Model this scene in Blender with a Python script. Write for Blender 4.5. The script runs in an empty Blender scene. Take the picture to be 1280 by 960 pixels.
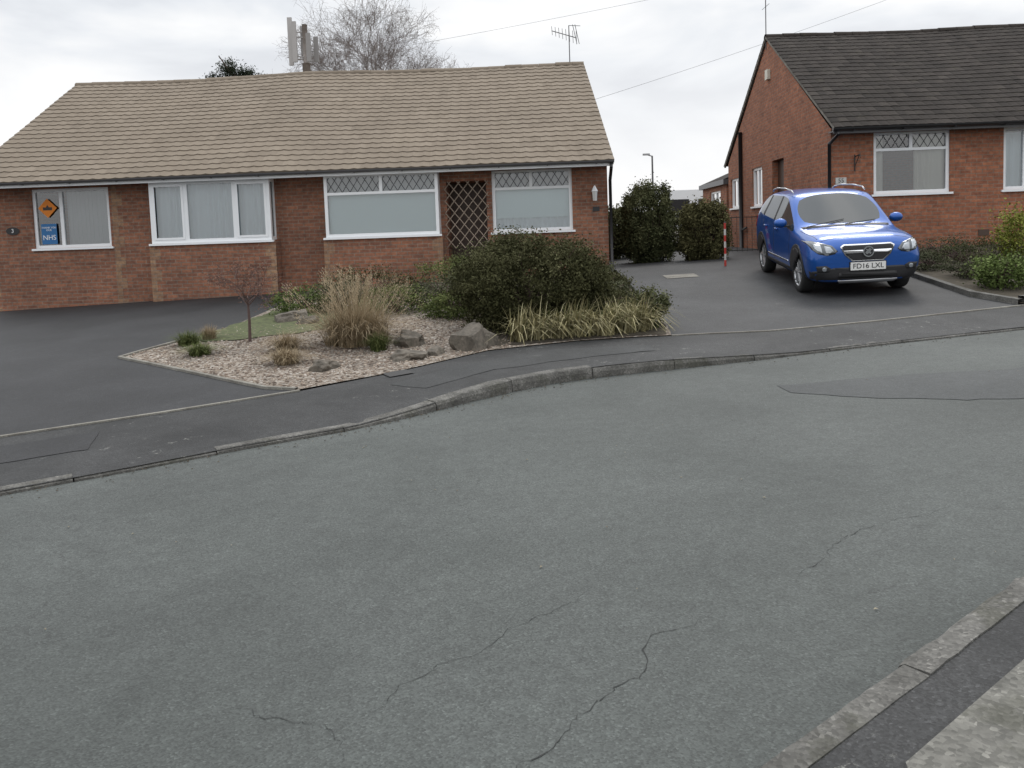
import bpy, bmesh, math, random
from mathutils import Matrix, Vector, noise
from mathutils.bvhtree import BVHTree
sc=bpy.context.scene
COL=sc.collection
R=random.Random(7)

# ------------------------------------------------------------ material helpers
def newmat(name):
    m=bpy.data.materials.new(name); m.use_nodes=True
    nt=m.node_tree; b=nt.nodes['Principled BSDF']
    return m,nt,b
def N(nt,t,**k):
    n=nt.nodes.new(t)
    for a,v in k.items(): setattr(n,a,v)
    return n
def L(nt,a,b): nt.links.new(a,b)
def ramp(nt,fac,stops):
    r=N(nt,'ShaderNodeValToRGB')
    e=r.color_ramp.elements
    while len(e)<len(stops): e.new(.5)
    for el,(p,c) in zip(e,stops):
        el.position=p; el.color=(*c,1) if len(c)==3 else c
    L(nt,fac,r.inputs[0]); return r.outputs[0]
def mix(nt,fac,a,b,mode='MIX'):
    m=N(nt,'ShaderNodeMix',data_type='RGBA',blend_type=mode)
    for s,v in ((0,fac),(6,a),(7,b)):
        if hasattr(v,'is_linked'): L(nt,v,m.inputs[s])
        else: m.inputs[s].default_value=v if s==0 else (*v,1)
    return m.outputs[2]
def mth(nt,op,a,b=None,c=None):
    m=N(nt,'ShaderNodeMath',operation=op)
    for i,v in enumerate((a,b,c)):
        if v is None: continue
        if hasattr(v,'is_linked'): L(nt,v,m.inputs[i])
        else: m.inputs[i].default_value=v
    return m.outputs[0]
def noi(nt,vec,scale,detail=4,rough=.55,dist=0):
    n=N(nt,'ShaderNodeTexNoise'); n.inputs['Scale'].default_value=scale
    n.inputs['Detail'].default_value=detail; n.inputs['Roughness'].default_value=rough
    n.inputs['Distortion'].default_value=dist
    L(nt,vec,n.inputs['Vector']); return n.outputs[0]
def bump(nt,b,h,strength,dist=.01):
    n=N(nt,'ShaderNodeBump'); n.inputs['Strength'].default_value=strength; n.inputs['Distance'].default_value=dist
    L(nt,h,n.inputs['Height']); L(nt,n.outputs[0],b.inputs['Normal'])
def objc(nt): return N(nt,'ShaderNodeTexCoord').outputs['Object']
def sstep(nt,v,a,b):
    m=N(nt,'ShaderNodeMapRange',interpolation_type='SMOOTHSTEP')
    L(nt,v,m.inputs[0]); m.inputs[1].default_value=a; m.inputs[2].default_value=b
    return m.outputs[0]
def plain(name,col,rough=.5,metal=0,var=0,vs=8,coat=0,spec=.5):
    m,nt,b=newmat(name)
    b.inputs['Roughness'].default_value=rough; b.inputs['Metallic'].default_value=metal
    b.inputs['Coat Weight'].default_value=coat; b.inputs['Specular IOR Level'].default_value=spec
    if var:
        o=objc(nt); n=noi(nt,o,vs,5,.6)
        lo=tuple(c*(1-var) for c in col); hi=tuple(min(1,c*(1+var)) for c in col)
        L(nt,ramp(nt,n,[(.3,lo),(.7,hi)]),b.inputs['Base Color'])
    else: b.inputs['Base Color'].default_value=(*col,1)
    return m

def asphalt(name,c0,c1,stone=.5,cracks=(),patch=.8,rough=.75,lichen=0,fs=110,spec=.5,moss=0,lsc=.9,low=.18,hi=1.9):
    m,nt,b=newmat(name); o=objc(nt)
    big=noi(nt,o,patch,5,.6,.4)
    col=ramp(nt,big,[(.32,c0),(.68,c1)])
    v=N(nt,'ShaderNodeTexVoronoi'); v.inputs['Scale'].default_value=fs; L(nt,o,v.inputs['Vector'])
    sep=N(nt,'ShaderNodeSeparateColor'); L(nt,v.outputs['Color'],sep.inputs[0])
    sp=ramp(nt,sep.outputs[0],[(0,(1-stone,)*3),(.6,(1,1,1)),(.93,(1+stone*.5,)*3),(1,(1+stone*hi,)*3)])
    col=mix(nt,1.0,col,sp,'MULTIPLY')
    mid=noi(nt,o,9,8,.75)
    col=mix(nt,1.0,col,ramp(nt,mid,[(.25,(.76,)*3),(.75,(1.2,)*3)]),'MULTIPLY')
    lowf=noi(nt,o,.28,3,.5,.5)
    col=mix(nt,1.0,col,ramp(nt,lowf,[(.3,(1-low,)*3),(.7,(1+low*.6,)*3)]),'MULTIPLY')
    if cracks:
        dn=N(nt,'ShaderNodeTexNoise'); dn.inputs['Scale'].default_value=2.0; dn.inputs['Detail'].default_value=8; dn.inputs['Roughness'].default_value=.6; L(nt,o,dn.inputs['Vector'])
        vm=N(nt,'ShaderNodeVectorMath',operation='SCALE'); L(nt,dn.outputs['Color'],vm.inputs[0]); vm.inputs['Scale'].default_value=1.0
        va=N(nt,'ShaderNodeVectorMath',operation='ADD'); L(nt,o,va.inputs[0]); L(nt,vm.outputs[0],va.inputs[1])
        for cs,wd,mask,st_ in cracks:
            cv=N(nt,'ShaderNodeTexVoronoi',feature='DISTANCE_TO_EDGE'); cv.inputs['Scale'].default_value=cs; L(nt,va.outputs[0],cv.inputs['Vector'])
            ww=mth(nt,'MULTIPLY',noi(nt,o,6,3,.6),wd*cs*2)
            ln=mth(nt,'LESS_THAN',cv.outputs['Distance'],ww)
            mk=sstep(nt,noi(nt,o,.55+cs*.3,3,.5),*mask)
            f=mth(nt,'MULTIPLY',ln,mth(nt,'MULTIPLY',mk,st_))
            col=mix(nt,f,col,(.014,.014,.014))
    if lichen:
        lf=mth(nt,'MULTIPLY',sstep(nt,noi(nt,o,9,8,.75),.60,.68),sstep(nt,noi(nt,o,lsc,2,.5),.46,.58))
        col=mix(nt,mth(nt,'MULTIPLY',lf,lichen),col,(.26,.26,.235))
    if moss:
        mf=mth(nt,'MULTIPLY',sstep(nt,noi(nt,o,3.5,8,.7),.52,.64),moss)
        col=mix(nt,mf,col,(.045,.046,.028))
    L(nt,col,b.inputs['Base Color'])
    b.inputs['Roughness'].default_value=rough
    b.inputs['Specular IOR Level'].default_value=spec
    h=mth(nt,'ADD',mth(nt,'MULTIPLY',v.outputs['Distance'],.6),mid)
    bump(nt,b,h,.5,.007)
    return m

def brickmat(name,c1,c2,mortar,stain=.3):
    m,nt,b=newmat(name); o=objc(nt)
    s=N(nt,'ShaderNodeSeparateXYZ'); L(nt,o,s.inputs[0])
    u=mth(nt,'ADD',s.outputs[0],s.outputs[1])
    cb=N(nt,'ShaderNodeCombineXYZ'); L(nt,u,cb.inputs[0]); L(nt,s.outputs[2],cb.inputs[1])
    t=N(nt,'ShaderNodeTexBrick'); L(nt,cb.outputs[0],t.inputs['Vector'])
    t.inputs['Scale'].default_value=1; t.inputs['Brick Width'].default_value=.225; t.inputs['Row Height'].default_value=.075
    t.inputs['Mortar Size'].default_value=.009; t.inputs['Mortar Smooth'].default_value=.2; t.inputs['Bias'].default_value=0
    t.inputs['Color1'].default_value=(*c1,1); t.inputs['Color2'].default_value=(*c2,1); t.inputs['Mortar'].default_value=(*mortar,1)
    col=mix(nt,1.0,t.outputs['Color'],ramp(nt,noi(nt,o,1.3,6,.65),[(.25,(1-stain,)*3),(.7,(1.15,1.12,1.1))]),'MULTIPLY')
    col=mix(nt,1.0,col,ramp(nt,noi(nt,cb.outputs[0],11,3,.7),[(.3,(.70,.68,.68)),(.7,(1.3,1.26,1.22))]),'MULTIPLY')
    L(nt,col,b.inputs['Base Color']); b.inputs['Roughness'].default_value=.9
    bump(nt,b,mth(nt,'SUBTRACT',1,t.outputs['Fac']),.5,.008)
    return m
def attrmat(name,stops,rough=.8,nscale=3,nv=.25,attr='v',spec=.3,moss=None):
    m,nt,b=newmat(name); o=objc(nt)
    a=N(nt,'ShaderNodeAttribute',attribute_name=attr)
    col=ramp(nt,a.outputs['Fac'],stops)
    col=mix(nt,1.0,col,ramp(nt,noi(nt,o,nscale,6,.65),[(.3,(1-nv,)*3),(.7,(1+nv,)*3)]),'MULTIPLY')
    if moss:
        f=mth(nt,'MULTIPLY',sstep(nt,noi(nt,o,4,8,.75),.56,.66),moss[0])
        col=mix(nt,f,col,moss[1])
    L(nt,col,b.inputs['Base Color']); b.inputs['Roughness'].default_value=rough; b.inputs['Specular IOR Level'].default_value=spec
    return m

M={}
M['road']=asphalt('road_asphalt',(.057,.065,.061),(.086,.096,.091),stone=.36,hi=1.5,patch=.55,rough=.70,fs=125,low=.22,cracks=[(.42,.005,(.46,.56),.35)])
M['patch']=asphalt('road_repair',(.046,.051,.052),(.064,.069,.070),stone=.3,rough=.72,hi=1.5)
M['pave']=asphalt('pavement_tarmac',(.018,.019,.020),(.044,.045,.046),stone=.45,patch=1.3,lichen=.9,rough=.68,spec=.4,cracks=[(1.0,.006,(.42,.52),.6)],low=.25,lsc=.6)
M['pave2']=asphalt('pavement_repair',(.028,.030,.031),(.046,.048,.049),stone=.35,patch=1.3,lichen=.3,rough=.68,spec=.4)
M['drive']=asphalt('drive_tarmac',(.015,.016,.018),(.029,.030,.033),stone=.35,patch=.8,rough=.65,lichen=.12,spec=.4,cracks=[(.6,.006,(.46,.55),.5)],low=.3)
M['drive2']=asphalt('drive_tarmac_worn',(.024,.025,.027),(.048,.049,.051),stone=.35,patch=.8,rough=.65,lichen=.2,spec=.4,cracks=[(.6,.006,(.44,.54),.5)],low=.3)
M['soil']=plain('soil',(.055,.045,.03),.95,var=.4,vs=5)
M['slab']=asphalt('concrete_slab',(.10,.098,.088),(.20,.195,.175),stone=.3,patch=5,rough=.9,lichen=.3,fs=70,moss=.4)
M['conc']=asphalt('kerb_concrete',(.075,.073,.066),(.165,.16,.148),stone=.35,patch=4,rough=.9,lichen=.5,fs=80,moss=.45)
M['edge']=asphalt('edging_concrete',(.15,.14,.12),(.26,.25,.22),stone=.2,patch=4,rough=.9)
M['crack']=plain('crack_filler',(.028,.030,.029),.9)
M['white']=plain('white_plastic',(.86,.88,.90),.35)
M['black']=plain('black_plastic',(.02,.02,.022),.4)
M['gutter']=plain('grey_plastic',(.10,.10,.105),.4)
M['lead']=plain('lead_strip',(.035,.035,.04),.5)
M['metal']=plain('galvanised_metal',(.35,.35,.36),.45,.7)
M['door']=plain('brown_door',(.07,.042,.03),.5)
M['iron']=plain('black_iron',(.03,.03,.03),.6)
M['net']=plain('net_curtain',(.64,.69,.72),.9)
M['blind']=plain('pale_blind',(.66,.75,.76),.8)
M['vblind']=plain('grey_blind',(.36,.37,.38),.8)
M['curtain']=plain('beige_curtain',(.50,.48,.43),.9)
M['brick1']=brickmat('red_brown_brick',(.305,.137,.082),(.195,.090,.060),(.22,.175,.14),.30)
M['brick2']=brickmat('orange_red_brick',(.355,.145,.080),(.245,.098,.058),(.23,.165,.125),.26)
M['quoin']=brickmat('buff_brick',(.34,.215,.13),(.24,.14,.09),(.24,.19,.15),.3)
M['roof1']=attrmat('tan_roof_tiles',[(0,(.178,.146,.113)),(.5,(.213,.176,.137)),(1,(.245,.205,.162))],.9,.7,.09,moss=(.10,(.14,.118,.09)))
M['roof2']=attrmat('dark_brown_roof_tiles',[(0,(.024,.021,.019)),(.5,(.034,.029,.026)),(1,(.050,.043,.038))],.9,1.2,.25,moss=(.35,(.07,.065,.045)),spec=.15)
def glassmat():
    m=bpy.data.materials.new('window_glass'); m.use_nodes=True; nt=m.node_tree; nt.nodes.clear()
    o=N(nt,'ShaderNodeOutputMaterial'); t=N(nt,'ShaderNodeBsdfTransparent'); t.inputs[0].default_value=(.88,.93,.94,1)
    g=N(nt,'ShaderNodeBsdfGlossy'); g.inputs['Roughness'].default_value=.03
    f=N(nt,'ShaderNodeFresnel'); f.inputs[0].default_value=1.5
    a=mth(nt,'ADD',f.outputs[0],.13); s=N(nt,'ShaderNodeMixShader')
    L(nt,a,s.inputs[0]); L(nt,t.outputs[0],s.inputs[1]); L(nt,g.outputs[0],s.inputs[2]); L(nt,s.outputs[0],o.inputs[0]); return m
M['glass']=glassmat()
def gravelmat():
    m,nt,b=newmat('buff_gravel'); o=objc(nt)
    v=N(nt,'ShaderNodeTexVoronoi'); v.inputs['Scale'].default_value=34; L(nt,o,v.inputs['Vector'])
    s=N(nt,'ShaderNodeSeparateColor'); L(nt,v.outputs['Color'],s.inputs[0])
    c=ramp(nt,s.outputs[0],[(0,(.10,.08,.06)),(.35,(.20,.16,.125)),(.7,(.29,.24,.195)),(1,(.44,.41,.365))])
    c=mix(nt,1.0,c,ramp(nt,noi(nt,o,1.2,4),[(.3,(.68,)*3),(.7,(1.1,)*3)]),'MULTIPLY')
    L(nt,c,b.inputs['Base Color']); b.inputs['Roughness'].default_value=.85
    bump(nt,b,mth(nt,'SUBTRACT',1,v.outputs['Distance']),.9,.02); return m
M['gravel']=gravelmat()
M['pebble']=attrmat('gravel_pebbles',[(0,(.10,.08,.065)),(.4,(.22,.17,.135)),(.75,(.33,.275,.22)),(1,(.48,.44,.40))],.85,4,.1)
M['rock']=asphalt('garden_rock',(.08,.07,.056),(.19,.165,.135),stone=.2,patch=5,rough=.9,fs=35,lichen=.4,moss=.3)
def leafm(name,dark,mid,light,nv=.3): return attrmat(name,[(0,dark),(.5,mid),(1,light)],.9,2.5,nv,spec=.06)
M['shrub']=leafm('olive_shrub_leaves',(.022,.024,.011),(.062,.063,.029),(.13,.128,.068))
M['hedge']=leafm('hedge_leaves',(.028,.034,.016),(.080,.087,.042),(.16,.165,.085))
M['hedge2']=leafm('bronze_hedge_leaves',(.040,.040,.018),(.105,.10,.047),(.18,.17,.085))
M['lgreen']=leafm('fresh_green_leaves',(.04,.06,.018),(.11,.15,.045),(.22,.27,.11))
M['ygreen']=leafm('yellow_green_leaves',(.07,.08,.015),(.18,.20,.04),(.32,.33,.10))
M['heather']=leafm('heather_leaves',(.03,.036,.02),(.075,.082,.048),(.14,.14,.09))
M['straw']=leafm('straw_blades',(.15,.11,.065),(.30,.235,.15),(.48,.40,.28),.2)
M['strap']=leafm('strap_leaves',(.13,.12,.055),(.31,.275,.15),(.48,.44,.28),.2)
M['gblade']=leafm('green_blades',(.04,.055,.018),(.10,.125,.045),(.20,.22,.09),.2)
M['moss']=plain('moss_lawn',(.075,.088,.035),.95,var=.5,vs=14)
M['bark']=plain('grey_bark',(.16,.125,.11),.9,var=.3,vs=12)
M['twig']=plain('birch_twigs',(.20,.17,.155),.9)
M['rbark']=plain('red_bark',(.10,.065,.058),.9)
M['rbud']=leafm('red_buds',(.09,.05,.042),(.18,.10,.08),(.25,.16,.12))
M['pine']=leafm('pine_needles',(.014,.02,.012),(.03,.04,.026),(.055,.065,.043))

# ------------------------------------------------------------ mesh builder
class MB:
    def __init__(s): s.v=[];s.f=[];s.m=[];s.a=[]
    def face(s,pts,mi=0,a=0.5):
        i=len(s.v); s.v+= [tuple(p) for p in pts]; s.f.append(tuple(range(i,i+len(pts)))); s.m.append(mi); s.a.append(a)
    def boxm(s,mp,u0,u1,d0,d1,z0,z1,mi=0):
        p=[mp(u,d,z) for u in (u0,u1) for d in (d0,d1) for z in (z0,z1)]
        i=len(s.v); s.v+=p
        for q in ((0,1,3,2),(4,6,7,5),(0,4,5,1),(2,3,7,6),(0,2,6,4),(1,5,7,3)):
            s.f.append(tuple(i+k for k in q)); s.m.append(mi); s.a.append(.5)
    def box(s,x0,x1,y0,y1,z0,z1,mi=0): s.boxm(lambda u,d,z:(u,d,z),x0,x1,y0,y1,z0,z1,mi)
    def tube(s,p0,p1,r0,r1,n=6,mi=0,a=.5,cap=False):
        p0=Vector(p0);p1=Vector(p1);d=(p1-p0)
        if d.length<1e-6:return
        d.normalize(); t=Vector((0,0,1)) if abs(d.z)<.9 else Vector((1,0,0))
        x=d.cross(t).normalized(); y=d.cross(x); i=len(s.v)
        for p,r in ((p0,r0),(p1,r1)):
            for k in range(n):
                an=2*math.pi*k/n; s.v.append(tuple(p+x*math.cos(an)*r+y*math.sin(an)*r))
        for k in range(n):
            s.f.append((i+k,i+(k+1)%n,i+n+(k+1)%n,i+n+k)); s.m.append(mi); s.a.append(a)
        if cap:
            s.f.append(tuple(i+k for k in range(n))); s.f.append(tuple(i+n+k for k in range(n-1,-1,-1))); s.m+=[mi,mi]; s.a+=[a,a]
    def path(s,pts,r,n=6,mi=0):
        for a,b in zip(pts,pts[1:]): s.tube(a,b,r,r,n,mi,cap=True)
    def obj(s,name,mats,parent=None,smooth=False,**props):
        me=bpy.data.meshes.new(name); me.from_pydata(s.v,[],s.f)
        for m in (mats if isinstance(mats,(list,tuple)) else [mats]): me.materials.append(m)
        if any(s.m): me.polygons.foreach_set('material_index',s.m)
        at=me.attributes.new('v','FLOAT','FACE'); at.data.foreach_set('value',s.a)
        if smooth: me.polygons.foreach_set('use_smooth',[True]*len(s.f))
        me.update()
        return link(name,me,parent,**props)
def link(name,data,parent=None,**props):
    o=bpy.data.objects.new(name,data); COL.objects.link(o)
    if parent: o.parent=parent
    for k,v in props.items(): o[k]=v
    return o
def empty(name,loc,rotz=0,**props):
    o=link(name,None,**props); o.location=loc; o.rotation_euler=(0,0,rotz); o.empty_display_size=.2; return o
def textmesh(name,body,size,mat,parent,mtx,extr=.002):
    c=bpy.data.curves.new(name,'FONT'); c.body=body; c.size=size; c.extrude=extr; c.align_x='CENTER'; c.align_y='CENTER'
    t=bpy.data.objects.new('tmp',c); COL.objects.link(t)
    dg=bpy.context.evaluated_depsgraph_get(); me=bpy.data.meshes.new_from_object(t.evaluated_get(dg))
    bpy.data.objects.remove(t); me.materials.clear(); me.materials.append(mat); me.transform(mtx)
    return link(name,me,parent)

# ------------------------------------------------------------ terrain
K=[(-20,-7.5),(-3.66,5.81),(-2.99,6.2),(-2.24,6.67),(-1.47,7.08),(-0.91,7.52),(-0.52,7.92),(-0.08,8.32),(0.42,8.66),(1.0,8.86),(1.61,8.98),(2.72,9.21),(4.23,9.62),(6.16,10.05),(12,11.3),(30,14)]
NK=[(x+.05,y-.07) for x,y in [(-20,-13.6),(-.1,1.75),(0.65,2.33),(1.21,2.76),(2.15,3.49),(3.4,4.35),(5.2,5.25),(8,6.1),(30,9.9)]]
def sdist(poly,x,y):
    best=1e9;sg=1
    for (x1,y1),(x2,y2) in zip(poly,poly[1:]):
        dx,dy=x2-x1,y2-y1;Q=dx*dx+dy*dy
        u=max(0,min(1,((x-x1)*dx+(y-y1)*dy)/Q)); d=math.hypot(x-x1-u*dx,y-y1-u*dy)
        if d<best-1e-9: best=d;sg=1 if dx*(y-y1)-dy*(x-x1)>0 else -1
    return best*sg
def Hr(x,y): return .035*max(-15,min(15,x))
def lerp(a,b,t): t=max(0,min(1,t)); return a+(b-a)*t
def kh(x):
    if x<.5: return lerp(.03,.115,(x+1.3)/1.1)
    return lerp(.115,.03,(x-1.5)/1.8)
def H(x,y,low=False):
    z=Hr(x,y)
    s=sdist(K,x,y)
    if s>0:
        t=s/(s+max(17.5-y,0)) if y<17.5 else 1
        z+=.65*t*(1.25-.25*t)+(0 if low else kh(x)*max(0,1-s/2.5))
    elif not low and sdist(NK,x,y)<0: z+=.10
    return z
def draped(name,poly,off,mat,res=.4,fn=H,**props):
    bm=bmesh.new(); f=bm.faces.new([bm.verts.new((x,y,0)) for x,y in poly])
    bmesh.ops.triangulate(bm,faces=[f])
    xs=[p[0] for p in poly];ys=[p[1] for p in poly]
    for a,lo,hi in ((0,min(xs),max(xs)),(1,min(ys),max(ys))):
        k=math.ceil(lo/res)
        while k*res<hi:
            co=[0,0,0];no=[0,0,0];co[a]=k*res;no[a]=1
            bmesh.ops.bisect_plane(bm,geom=bm.verts[:]+bm.edges[:]+bm.faces[:],dist=1e-5,plane_co=co,plane_no=no); k+=1
    for v in bm.verts: v.co.z=fn(v.co.x,v.co.y)+off
    bmesh.ops.recalc_face_normals(bm,faces=bm.faces[:])
    me=bpy.data.meshes.new(name); bm.to_mesh(me); bm.free()
    if me.polygons and sum(p.normal.z for p in me.polygons)<0: me.flip_normals()
    me.materials.append(mat); me.polygons.foreach_set('use_smooth',[True]*len(me.polygons))
    props.setdefault('kind','structure')
    return link(name,me,**props)
def rough_poly(poly,amp,step,seed):
    out=[];n=len(poly)
    for i in range(n):
        (x1,y1),(x2,y2)=poly[i],poly[(i+1)%n]; l=math.hypot(x2-x1,y2-y1); k=max(1,int(l/step))
        for j in range(k):
            t=j/k; x=x1+(x2-x1)*t;y=y1+(y2-y1)*t
            q=noise.noise_vector(Vector((x*2.2,y*2.2,seed)))*amp+noise.noise_vector(Vector((x*9,y*9,seed)))*amp*.35
            out.append((x+q.x,y+q.y))
    return out
def axis(lo,hi,step,far):
    a=[];x=lo
    while x<=hi+1e-6: a.append(x);x+=step
    return [-far,-far/4,-80]+[lo-25,lo-8]+a+[hi+8,hi+25]+[80,far/4,far]
gx=axis(-16,16,.4,1500); gy=sorted(set([-1500,-400,-60,-30]+[-12+.4*i for i in range(106)]+[34,45,70,150,400,1500]))
mb=MB(); mb.v=[(x,y,H(x,y,True)-.06) for y in gy for x in gx]
nx=len(gx)
for j in range(len(gy)-1):
    for i in range(nx-1):
        mb.f.append((j*nx+i,j*nx+i+1,(j+1)*nx+i+1,(j+1)*nx+i)); mb.m.append(0); mb.a.append(.5)
mb.obj('ground',M['soil'],smooth=True,kind='structure')
Hroad=lambda x,y:Hr(x,y)
draped('road',K+NK[::-1],0,M['road'],.8,Hroad)
draped('road_repair_patch',rough_poly([(2.5,7.72),(3.4,7.85),(4.6,7.75),(8,8.3),(12,8.9),(12,7.9),(8,7.1),(4.6,6.5),(3.6,6.65),(2.8,7.1),(2.45,7.4)],.09,.12,3),.004,M['patch'],.8,Hroad)
def crack(pts,w,seed):
    rr=random.Random(seed); P=[]
    for (x1,y1),(x2,y2) in zip(pts,pts[1:]):
        n=max(1,int(math.hypot(x2-x1,y2-y1)/.02))
        P+=[(x1+(x2-x1)*i/n,y1+(y2-y1)*i/n) for i in range(n)]
    P.append(pts[-1]); mb=MB(); prev=None; n=len(P)
    for i,(x,y) in enumerate(P):
        q=noise.noise_vector(Vector((x*5,y*5,seed)))*.06+noise.noise_vector(Vector((x*22,y*22,seed)))*.03
        x+=q.x;y+=q.y; t=i/(n-1); ww=w*(.1+1.4*abs(noise.noise(Vector((x*14,y*14,seed+3))))+.3*rr.random())*min(1,6*t+.1,6*(1-t)+.1)
        a=P[max(0,i-1)];b=P[min(n-1,i+1)];dx,dy=b[0]-a[0],b[1]-a[1];l=math.hypot(dx,dy) or 1
        c=((x-dy/l*ww,y+dx/l*ww,Hr(x,y)+.0025),(x+dy/l*ww,y-dx/l*ww,Hr(x,y)+.0025))
        if prev: mb.face([prev[0],prev[1],c[1],c[0]])
        prev=c
    mb.obj('road_crack',M['crack'],kind='structure')
crack([(-.05,2.25),(.0,2.43),(.20,2.66),(.41,2.89),(.50,3.12),(.72,3.30)],.0028,1)
crack([(-1.05,2.85),(-.62,2.66),(-.58,2.45)],.002,2)
crack([(-.62,2.66),(-.44,2.93),(0,3.30),(.30,3.62)],.0018,3)
crack([(1.2,3.55),(1.7,4.1),(2.4,4.35)],.002,5)

def kerb(name,poly,side,width,hfun,mat,stone=.915):
    pts=[]
    for (x1,y1),(x2,y2) in zip(poly,poly[1:]):
        n=max(1,int(math.hypot(x2-x1,y2-y1)/.06)) if -2<x1<4 else max(1,int(math.hypot(x2-x1,y2-y1)/.15))
        for i in range(n): pts.append((x1+(x2-x1)*i/n,y1+(y2-y1)*i/n))
    pts=[p for p in pts if -9<p[0]<14 and p[1]>-5]
    mb=MB(); cum=0; cur=[pts[0]]; blocks=[]
    for a,b in zip(pts,pts[1:]):
        cum+=math.hypot(b[0]-a[0],b[1]-a[1]); cur.append(b)
        if cum>stone: blocks.append(cur); cur=[b]; cum=0
    for bl in blocks:
        jz=R.uniform(-.007,.006); js=R.uniform(-.006,.006); n=len(bl); secs=[]
        for i,(x,y) in enumerate(bl):
            a=bl[max(0,i-1)];b=bl[min(n-1,i+1)]
            dx,dy=b[0]-a[0],b[1]-a[1];l=math.hypot(dx,dy) or 1;dx/=l;dy/=l
            if i==0: x+=dx*.005;y+=dy*.005
            if i==n-1: x-=dx*.005;y-=dy*.005
            nxv,nyv=-dy*side,dx*side
            z=Hr(x,y); h=hfun(x)+jz; w1=.007*noise.noise(Vector((x*9,y*9,1)))+.006*noise.noise(Vector((x*31,y*31,2)))+js
            w2=.006*noise.noise(Vector((x*24,y*24,7)))
            sec=[(w1,-.08),(w1,h*.55),(.014+w1,h-.014+w2),(.034+w2,h+w1*.6),(width+w2,h+.003),(width,-.08)]
            secs.append([(x+nxv*o,y+nyv*o,z+q) for o,q in sec])
        for s1,s2 in zip(secs,secs[1:]):
            for k in range(5): mb.face([s1[k],s1[k+1],s2[k+1],s2[k]] if side<0 else [s1[k],s2[k],s2[k+1],s1[k+1]])
        mb.face(secs[0]); mb.face(secs[-1][::-1])
    return mb.obj(name,mat,kind='structure')
kerb('far_kerb',K,1,.13,lambda x:kh(x)+.004,M['conc'])
kerb('near_kerb',NK,-1,.118,lambda x:.110,M['conc'])

PB=[(-8.9,4.9),(-6.2,6.3),(-4.53,7.27),(-3.37,7.86),(-2.21,8.52),(-1.44,9.17),(-0.32,10.15),(0.78,10.42),(1.98,10.44),(3.21,10.52),(4.75,10.8),(6.9,11.28),(9,11.75),(14,12.9)]
Kin=[p for p in K if -10<p[0]<13]
draped('pavement',[(-12,-1.1)]+[(x,y+.02) for x,y in Kin]+[(14,11.6)]+PB[::-1]+[(-13,2.7)],0,M['pave'],.4)
draped('pavement_repair_patch',rough_poly([(-.9,8.35),(-.2,8.95),(.9,9.4),(1.6,9.5),(1.6,9.9),(.5,9.95),(-.5,9.45),(-1.3,8.7)],.05,.12,5),.004,M['pave2'],.4)
draped('pavement_repair_patch',rough_poly([(-4.4,6.3),(-3.5,6.75),(-3.7,7.3),(-4.7,6.8)],.05,.12,6),.004,M['drive'],.4)
bed=[(-5.13,10.85),(-5.02,11.25),(-4.7,12.1),(-4.4,13.4),(-4.3,15.2),(-4.2,17.9),(2.0,17.6),(2.12,13.84),(2.06,11.12),(1.98,10.46),(.78,10.44),(-.32,10.17),(-1.44,9.19),(-2.25,8.55),(-2.6,8.68)]
draped('driveway',[(-13,2.7),(-8.9,4.92),(-6.2,6.32),(-4.53,7.29),(-3.37,7.88),(-2.28,8.53),(-2.6,8.68),(-5.13,10.85),(-5.02,11.25),(-4.7,12.1),(-4.4,13.4),(-4.3,15.2),(-4.2,18.9),(-15,19)],.004,M['drive'],.4)
draped('gravel_bed',bed,.008,M['gravel'],.4)
draped('planting_bed',rough_poly([(-.2,10.35),(.78,10.5),(1.94,10.52),(2.02,11.12),(2.07,13.84),(1.95,17.5),(-.6,17.7),(-.5,12.2)],.04,.2,8),.016,M['soil'],.4)
draped('driveway',[(1.98,10.46),(3.21,10.54),(4.75,10.82),(6.9,11.3),(6.62,12.1),(6.72,14.17),(6.95,17.5),(7.3,27),(2.4,27),(2.2,17.6),(2.12,13.84),(2.06,11.12)],.006,M['drive2'],.4)
draped('planting_bed',[(6.9,11.3),(9,11.77),(14,12.92),(14,17.6),(6.95,17.5),(6.72,14.17),(6.62,12.1)],.03,M['soil'],.4)
draped('moss_lawn',rough_poly([(-4.7,11.8),(-3.9,11.75),(-2.9,12.2),(-2.2,13.2),(-2.6,14.6),(-4.2,14.6),(-4.4,13.2)],.15,.2,9),.02,M['moss'],.4)
draped('drain_cover',[(2.9,15.6),(3.5,15.6),(3.5,16.1),(2.9,16.1)],.014,M['edge'],.4)
draped('drain_cover',[(-1.35,9.0),(-1.1,9.15),(-1.22,9.35),(-1.47,9.2)],.012,M['iron'],.4)
draped('near_pavement',[(x+.07,y-.095) for x,y in NK[1:]]+[(30,-8),(-14,-14)],.008,M['pave'],.8)
draped('paving_slab',[(1.0,2.12),(1.75,2.70),(1.45,1.75),(.78,1.3)],.03,M['slab'],.4)
draped('paving_slab',[(1.77,2.72),(2.55,3.28),(2.3,2.3),(1.48,1.77)],.03,M['slab'],.4)
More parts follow.
